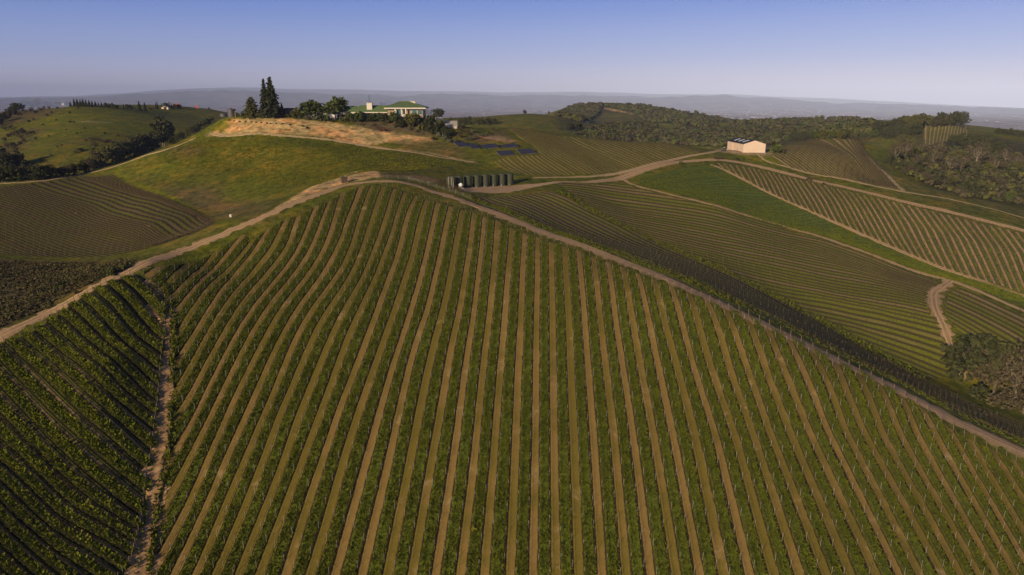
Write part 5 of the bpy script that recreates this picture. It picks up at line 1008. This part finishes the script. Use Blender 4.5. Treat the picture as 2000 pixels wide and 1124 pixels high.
grove([('bsy', 515, 231, 15), ('bsy', 480, 228, 13), ('bso', 463, 227, 9), ('bsy', 470, 228, 10), ('bsg', 502, 230, 11), ('bso', 560, 230, 9), ('bsd', 586, 231, 14), ('bsy', 600, 234, 15), ('bsy', 617, 235, 15), ('bsd', 628, 236, 13), ('bsg', 640, 237.5, 14), ('bsd', 650, 239, 8), ('bsg', 667, 238, 12), ('bsd', 678, 238, 9), ('bsb', 690, 239, 8), ('bsg', 701, 237, 14), ('bso', 712, 237, 12), ('oak2', 722, 239, 15), ('bsg', 733, 237, 13), ('bso', 741, 237, 14), ('bsg', 750, 238, 16), ('grn0', 684, 238, 20), ('grn0', 703, 239, 23), ('oak1', 746, 239, 20), ('grn0', 728, 238, 17), ('bsr', 756, 238, 15, .5), ('olv0', 797, 248, 24), ('bsb', 755, 242, 8), ('bsg', 763, 238, 15), ('grn1', 771, 242, 24), ('bsd', 779, 248, 16), ('bsg', 790, 247, 14),
       ('olv1', 806, 249, 29), ('oak0', 817, 247, 23), ('bso', 825, 256, 17), ('olv0', 836, 231, 17), ('oak1', 857, 232, 21), ('oak0', 838, 259, 20), ('bsd', 848, 263, 15), ('bsy', 858, 268, 13), ('bsy', 868, 273, 12), ('bsy', 877, 279, 10), ('bsd', 846, 274, 9), ('bsb', 730, 246, 6), ('bsb', 706, 245, 6), ('bsy', 770, 250, 6), ('bsy', 800, 254, 7), ('bsb', 815, 258, 6), ('bsr', 748, 257, 9, 1.1), ('oak2', 866, 262, 15), ('oak1', 873, 268, 13), ('oak0', 830, 250, 17), ('oak1', 841, 247, 24), ('oak0', 852, 257, 20), ('oak2', 864, 252, 17), ('oak1', 882, 264, 14), ('oak0', 783, 250, 18), ('olv1', 576, 231, 15), ('oak0', 590, 231, 20), ('grn0', 630, 233, 20)], 'around the hilltop house', 'garden plants around the hilltop house', 'from the sheds')
grove([('bsd', u, v, h) for u, v, h in ((448, 236, 3.4), (457, 237.5, 3.4), (468, 238.5, 3.4), (480, 239, 3.4), (491, 239.5, 3.4), (500, 240, 3.4), (510, 241, 3.4), (521, 242, 3.6), (528, 242.5, 3.4), (539, 243, 3.4), (552, 243, 4), (567, 245, 4.4), (591, 248, 5), (600, 252, 6))], 'planted along the tan cut bank', 'small bushes along the cut bank', 'from the black tanks')
grove([('oak0', 880, 243, 14), ('olv0', 892, 244, 14), ('oak1', 905, 244.5, 16), ('oak2', 917, 244, 17), ('olv1', 930, 244.5, 16), ('oak0', 942, 244.5, 15), ('oak1', 954, 244, 15), ('oak2', 966, 243.5, 13), ('bar2', 899, 257, 12), ('bsb', 910, 263, 10), ('bsy', 922, 259, 9), ('bar2', 899, 270, 12), ('bsy', 915, 274, 10), ('bsb', 930, 272, 9), ('bsy', 941, 267, 8), ('bsy', 888, 278, 10), ('bso', 952, 262, 8), ('bsb', 962, 255, 8), ('bso', 903, 250, 10)], 'on the slope behind the solar arrays', 'trees and bushes behind the solar arrays', 'from the garage')
grove([('bsg', 1330, 321.5, 8), ('bsb', 1397, 312, 9), ('bsb', 1406, 312, 9), ('bsd', 1439, 313, 7), ('bsg', 1514, 299, 22), ('bsb', 1580, 354, 11), ('bsd', 1608, 361, 6), ('bso', 1528, 300, 10)], 'by the roads around the barn', 'bushes by the barn roads', 'from the left')
# right: hilltop grove, gully wood with bare oaks, edge trees
rr = random.Random(4)
lst = []
for i in range(19):
    u = 1716 + i * 9.2; v = np.interp(u, [1716, 1760, 1800, 1880], [263, 256, 249, 246]); lst.append((rr.choice(['oak0', 'oak1', 'oak2', 'oak1', 'bar2', 'olv1']), u, v + rr.uniform(-2, 1), rr.uniform(22, 30)))
for i in range(9): u = 1728 + i * 8 + rr.uniform(-2, 2); lst.append((rr.choice(['oak0', 'oak1', 'oak2']), u, np.interp(u, [1720, 1800], [272, 262]), rr.uniform(18, 24)))
grove(lst, 'in the grove above the hilltop vineyard', 'grove on the right hilltop', 'from the left', 560)
lst = [('bar0', 1748, 318, 44), ('bar1', 1768, 310, 42), ('bar0', 1822, 325, 36), ('bar1', 1854, 341, 44), ('bar0', 1876, 338, 40), ('bar1', 1906, 322, 48), ('bar0', 1940, 340, 42), ('bar1', 1982, 336, 40), ('bar0', 1796, 304, 34), ('bar1', 1830, 300, 30), ('bar0', 1962, 322, 36), ('oak1', 1862, 284, 22), ('oak0', 1878, 284, 25), ('oak2', 1894, 287, 26), ('oak1', 1912, 294, 30), ('oak0', 1930, 300, 30), ('oak2', 1950, 300, 26), ('olv0', 1780, 288, 22), ('olv1', 1762, 282, 20)]
for i in range(52):
    u = rr.uniform(1735, 2010); lo = np.interp(u, [1735, 1790, 1880, 2010], [322, 352, 384, 402]); hi = np.interp(u, [1735, 1800, 2010], [300, 300, 320]); lst.append((rr.choice(['oak0', 'oak1', 'oak2', 'olv0', 'olv1', 'bar2', 'bso', 'grn1', 'bsd']), u, lo - (lo - hi) * rr.random() ** 1.5, rr.uniform(14, 24)))
grove(lst, 'in the wood below the hilltop vineyard', 'gully wood on the right', 'from the left', 360)
grove([('oak0', 1948, 262, 13), ('oak1', 1960, 263, 12), ('oak0', 1972, 264, 14), ('oak2', 1984, 266, 13), ('oak1', 1996, 268, 14), ('oak0', 2008, 270, 14)], 'on the right hill shoulder against the plain', 'oaks on the right hill shoulder', 'from the left', 560)
lst = []
for i in range(20): u = 1490 + i * 11.5 + rr.uniform(-3, 3); lst.append((rr.choice(['oak1', 'oak0', 'olv0', 'olv1', 'grn0', 'oak2']), u, 277 - (i * .45) + rr.uniform(-2, 2), rr.uniform(13, 20)))
grove(lst, 'behind the vine block right of the barn', 'trees beyond the hill block', 'from the barn', 525)
grove([('oak1', 1898, 742, 96), ('bar2', 1940, 768, 96), ('bar1', 1978, 786, 118), ('olv0', 1958, 745, 84), ('bar2', 2010, 765, 118), ('bsd', 1912, 778, 36), ('bsb', 1950, 798, 40), ('bar2', 1998, 808, 74), ('oak0', 1925, 735, 80)], 'in the hollow below the dark slope', 'trees in the hollow on the right', 'from the left')
grove([('bsg', 216, 538, 17), ('bsd', 226, 531, 15), ('bsg', 242, 527, 12), ('bsd', 122, 560, 16), ('bsg', 110, 568, 12), ('bsb', 60, 604, 14), ('bso', 95, 603, 11), ('bsd', 150, 574, 10), ('bsb', 40, 575, 10), ('bsb', 150, 535, 9), ('bsb', 75, 555, 9), ('bso', 20, 622, 13), ('bsb', 10, 560, 10), ('bsd', 85, 590, 12), ('bso', 180, 548, 9), ('bsb', 30, 535, 8), ('bsb', 110, 525, 8)], 'on the scrubby bank above the ridge road', 'bushes on the scrubby bank', 'from the left')
grove([('oak0', 1025, 223, 9), ('oak1', 1056, 222, 5), ('oak0', 1072, 222, 5), ('oak1', 1110, 254, 15), ('oak0', 1124, 254, 17), ('oak2', 1133, 252, 14), ('bar2', 1090, 255, 9), ('bsd', 1056, 246, 3), ('bsd', 1085, 243, 3)], 'on the grass hill beyond the vineyards', 'trees on the distant grass hill', 'from the left', 560)
# the far wooded hills: one mass of crowns
def forest(name, polys, n, label, hm, seed, mats, rmin=560, rmax=2600):
    r = np.random.default_rng(seed); C = []
    for px, share, ex in polys:
        px = np.array(px, float); lo, hi = px.min(0), px.max(0); k = 0
        while k < n * share:
            q = lo + (hi - lo) * r.random(2)
            if not inside(px, q[:1], q[1:])[0] or any(inside(np.array(e, float), q[:1], q[1:])[0] for e in ex): continue
            p = hit(q[0], q[1], rmin)
            if rmin <= math.hypot(p[0], p[1]) < rmax: C.append(p)
            k += 1
    C = np.array(C); N = len(C); s = hm * r.uniform(.55, 1.35, N); per = 44
    d = r.normal(0, 1, (N, per, 3)); d /= np.linalg.norm(d, axis=2)[..., None]; d[..., 2] = np.abs(d[..., 2])
    P = C[:, None, :] + d * (s[:, None, None] * np.array([.62, .62, .62])) * r.uniform(.62, 1.12, (N, per, 1)) + np.array([0, 0, 1]) * (s * .22)[:, None, None]
    a = r.normal(0, 1, (N, per, 3)); a -= (a * d).sum(-1, keepdims=True) * d * .6; a /= np.linalg.norm(a, axis=2)[..., None]; b = np.cross(a, d); k = (s[:, None, None] * .17 * r.uniform(.6, 1.4, (N, per, 1)))
    Q = np.stack([P - a * k - b * k * .8, P + a * k - b * k * .7, P + a * k * .8 + b * k, P - a * k * .7 + b * k * .9], 2).reshape(-1, 3); f = np.arange(len(Q)).reshape(-1, 4)
    o = mesh_obj(name, Q, f, mats); mi = np.repeat(r.integers(0, len(mats), N), per).astype(np.int32); o.data.polygons.foreach_set('material_index', mi)
    o['label'] = label; return tag(o, kind='stuff')
GAPS = [[(1180, 222), (1238, 222), (1262, 238), (1215, 243), (1170, 252), (1128, 256), (1155, 236)], [(1270, 240), (1315, 241), (1325, 252), (1308, 260), (1290, 256)], [(1172, 209), (1236, 220), (1236, 224), (1190, 217)], [(1590, 236), (1655, 236), (1655, 241), (1590, 242)], [(1335, 220), (1360, 224), (1355, 230), (1335, 228)], [(1395, 238), (1428, 240), (1430, 255), (1400, 252)], [(1500, 246), (1560, 244), (1600, 250), (1540, 256)], [(1330, 246), (1365, 248), (1370, 258), (1340, 256)], [(1620, 246), (1680, 244), (1690, 252), (1640, 256)]]
UPW = [(1085, 227), (1100, 216), (1130, 206), (1176, 205), (1172, 213), (1166, 226), (1150, 236), (1134, 239), (1110, 232)]
MIDW = [(1118, 272), (1150, 258), (1180, 244), (1225, 238), (1258, 237), (1232, 222), (1240, 213), (1300, 214), (1360, 223), (1440, 240), (1500, 238), (1600, 233), (1700, 236), (1715, 262), (1640, 262), (1560, 270), (1490, 285), (1400, 288), (1250, 280)]
TOPW = [(1176, 206), (1260, 208), (1300, 214), (1290, 220), (1236, 219), (1200, 210)]
forest('wooded_hills', [(UPW, .2, []), (TOPW, .07, GAPS), (MIDW, .73, GAPS)], 5600, 'dark oak woodland covering the hills behind the barn', 6.8, 61, [M_LEAF['scrub'], M_LEAF['olive'], M_LEAF['dark'], M_LEAF['olive'], M_LEAF['brown'], M_LEAF['green']], 760)
forest('undergrowth', [([(1735, 322), (1760, 285), (1800, 290), (1850, 288), (1950, 292), (2010, 310), (2010, 402), (1880, 386), (1790, 354)], 1, [])], 700, 'tangled undergrowth filling the wood below the small striped vineyard', 4, 62, [M_LEAF['dark'], M_LEAF['scrub'], M_LEAF['dark'], M_LEAF['olive'], M_LEAF['scrub']], 360, 800)
sb = Block([(0, [(-70, 508), (60, 512), (180, 512), (262, 517)]), (1, [(-80, 560), (60, 555), (150, 548), (225, 540)]), (2, [(-90, 686), (0, 640), (130, 578), (235, 530)])])
cover('dry_scrub', sb, [(0, 2)], 1.1, 0.7, M_DRY, 'dry brown scrub and weeds on the bank above the ridge road', 12, 0.22)
md = Block([(0, [(410, 266), (360, 285), (300, 315)]), (1, [(520, 268), (470, 300), (430, 335)]), (2, [(640, 276), (580, 315), (520, 355)]), (3, [(760, 296), (690, 322), (620, 362)]), (4, [(905, 322), (800, 334), (720, 334)])])
cover('meadow_grass', md, [(0, 4)], 1.3, 0.28, M_MEADOW, 'rough spring grass of the meadow below the hilltop house', 14, 0.2)
# weeds in and along the gully
gw = Block([(0, [(296, 548), (316, 605), (318, 650), (318, 700), (300, 770), (310, 840), (296, 900), (284, 1000), (262, 1124)]), (1, [(322, 545), (338, 605), (345, 660), (342, 720), (340, 790), (345, 845), (332, 900), (312, 980), (296, 1124)])])
cover('weeds', gw, [(0.0, 0.12), (0.62, 1.05)], 5, 0.8, M_COVER, 'rank green weeds along the edges of the bare gully', 9, 0.16)
wv = Block([(0, [(1085, 378), (1188, 432), (1300, 486), (1400, 528), (1500, 577), (1600, 632), (1700, 690), (1800, 745)]), (1, [(1090, 374), (1195, 428), (1308, 481), (1408, 523), (1508, 571), (1610, 624), (1712, 682), (1812, 737)])])
cover('weeds', wv, [(0, 1)], 2.5, 0.8, M_COVER, 'weedy strip between the dark slope and the wide vine block', 10, 0.2)
gv = Block([(0, [(905, 383), (1000, 421), (1150, 482), (1300, 536), (1500, 627), (1700, 723), (1850, 802), (2000, 871), (2090, 915)]), (1, [(912, 379), (1010, 415), (1160, 474), (1310, 527), (1510, 618), (1710, 714), (1860, 794), (2010, 862), (2090, 903)])])
cover('weeds', gv, [(0, 1)], 4, 0.4, M_COVER, 'grassy verge on the dark side of the ridge road', 15, 0.14, 1.8)
p = hit(926, 1036); b = bush(77, 'olive', 0.9, 1.6, 16, 12, .12); t = mesh_obj('mustard_plant', b[1][0][1], b[1][0][2], mat('mustard_flower', (0.42, 0.34, 0.02), 0.7, 0.1, (0.20, 0.22, 0.03), 3)); t.location = tuple(p); tag(t, 'yellow flowering mustard clump in the green strip of the front slope', 'plant')

# ---------------------------------------------------------------- haze over the whole scene
hz = MB().box(-62000, 62000, -3000, 63500, -900, 900).build('haze', None)
hz.data.materials.clear(); m = bpy.data.materials.new('haze_air'); m.use_nodes = True; n = m.node_tree; n.nodes.remove(n.nodes['Principled BSDF'])
pv = n.nodes.new('ShaderNodeVolumePrincipled'); pv.inputs['Color'].default_value = (0.50, 0.61, 1.0, 1); pv.inputs['Density'].default_value = 3.4e-5; pv.inputs['Anisotropy'].default_value = -0.35
n.links.new(pv.outputs[0], n.nodes['Material Output'].inputs['Volume']); hz.data.materials.append(m); tag(hz, kind='stuff')
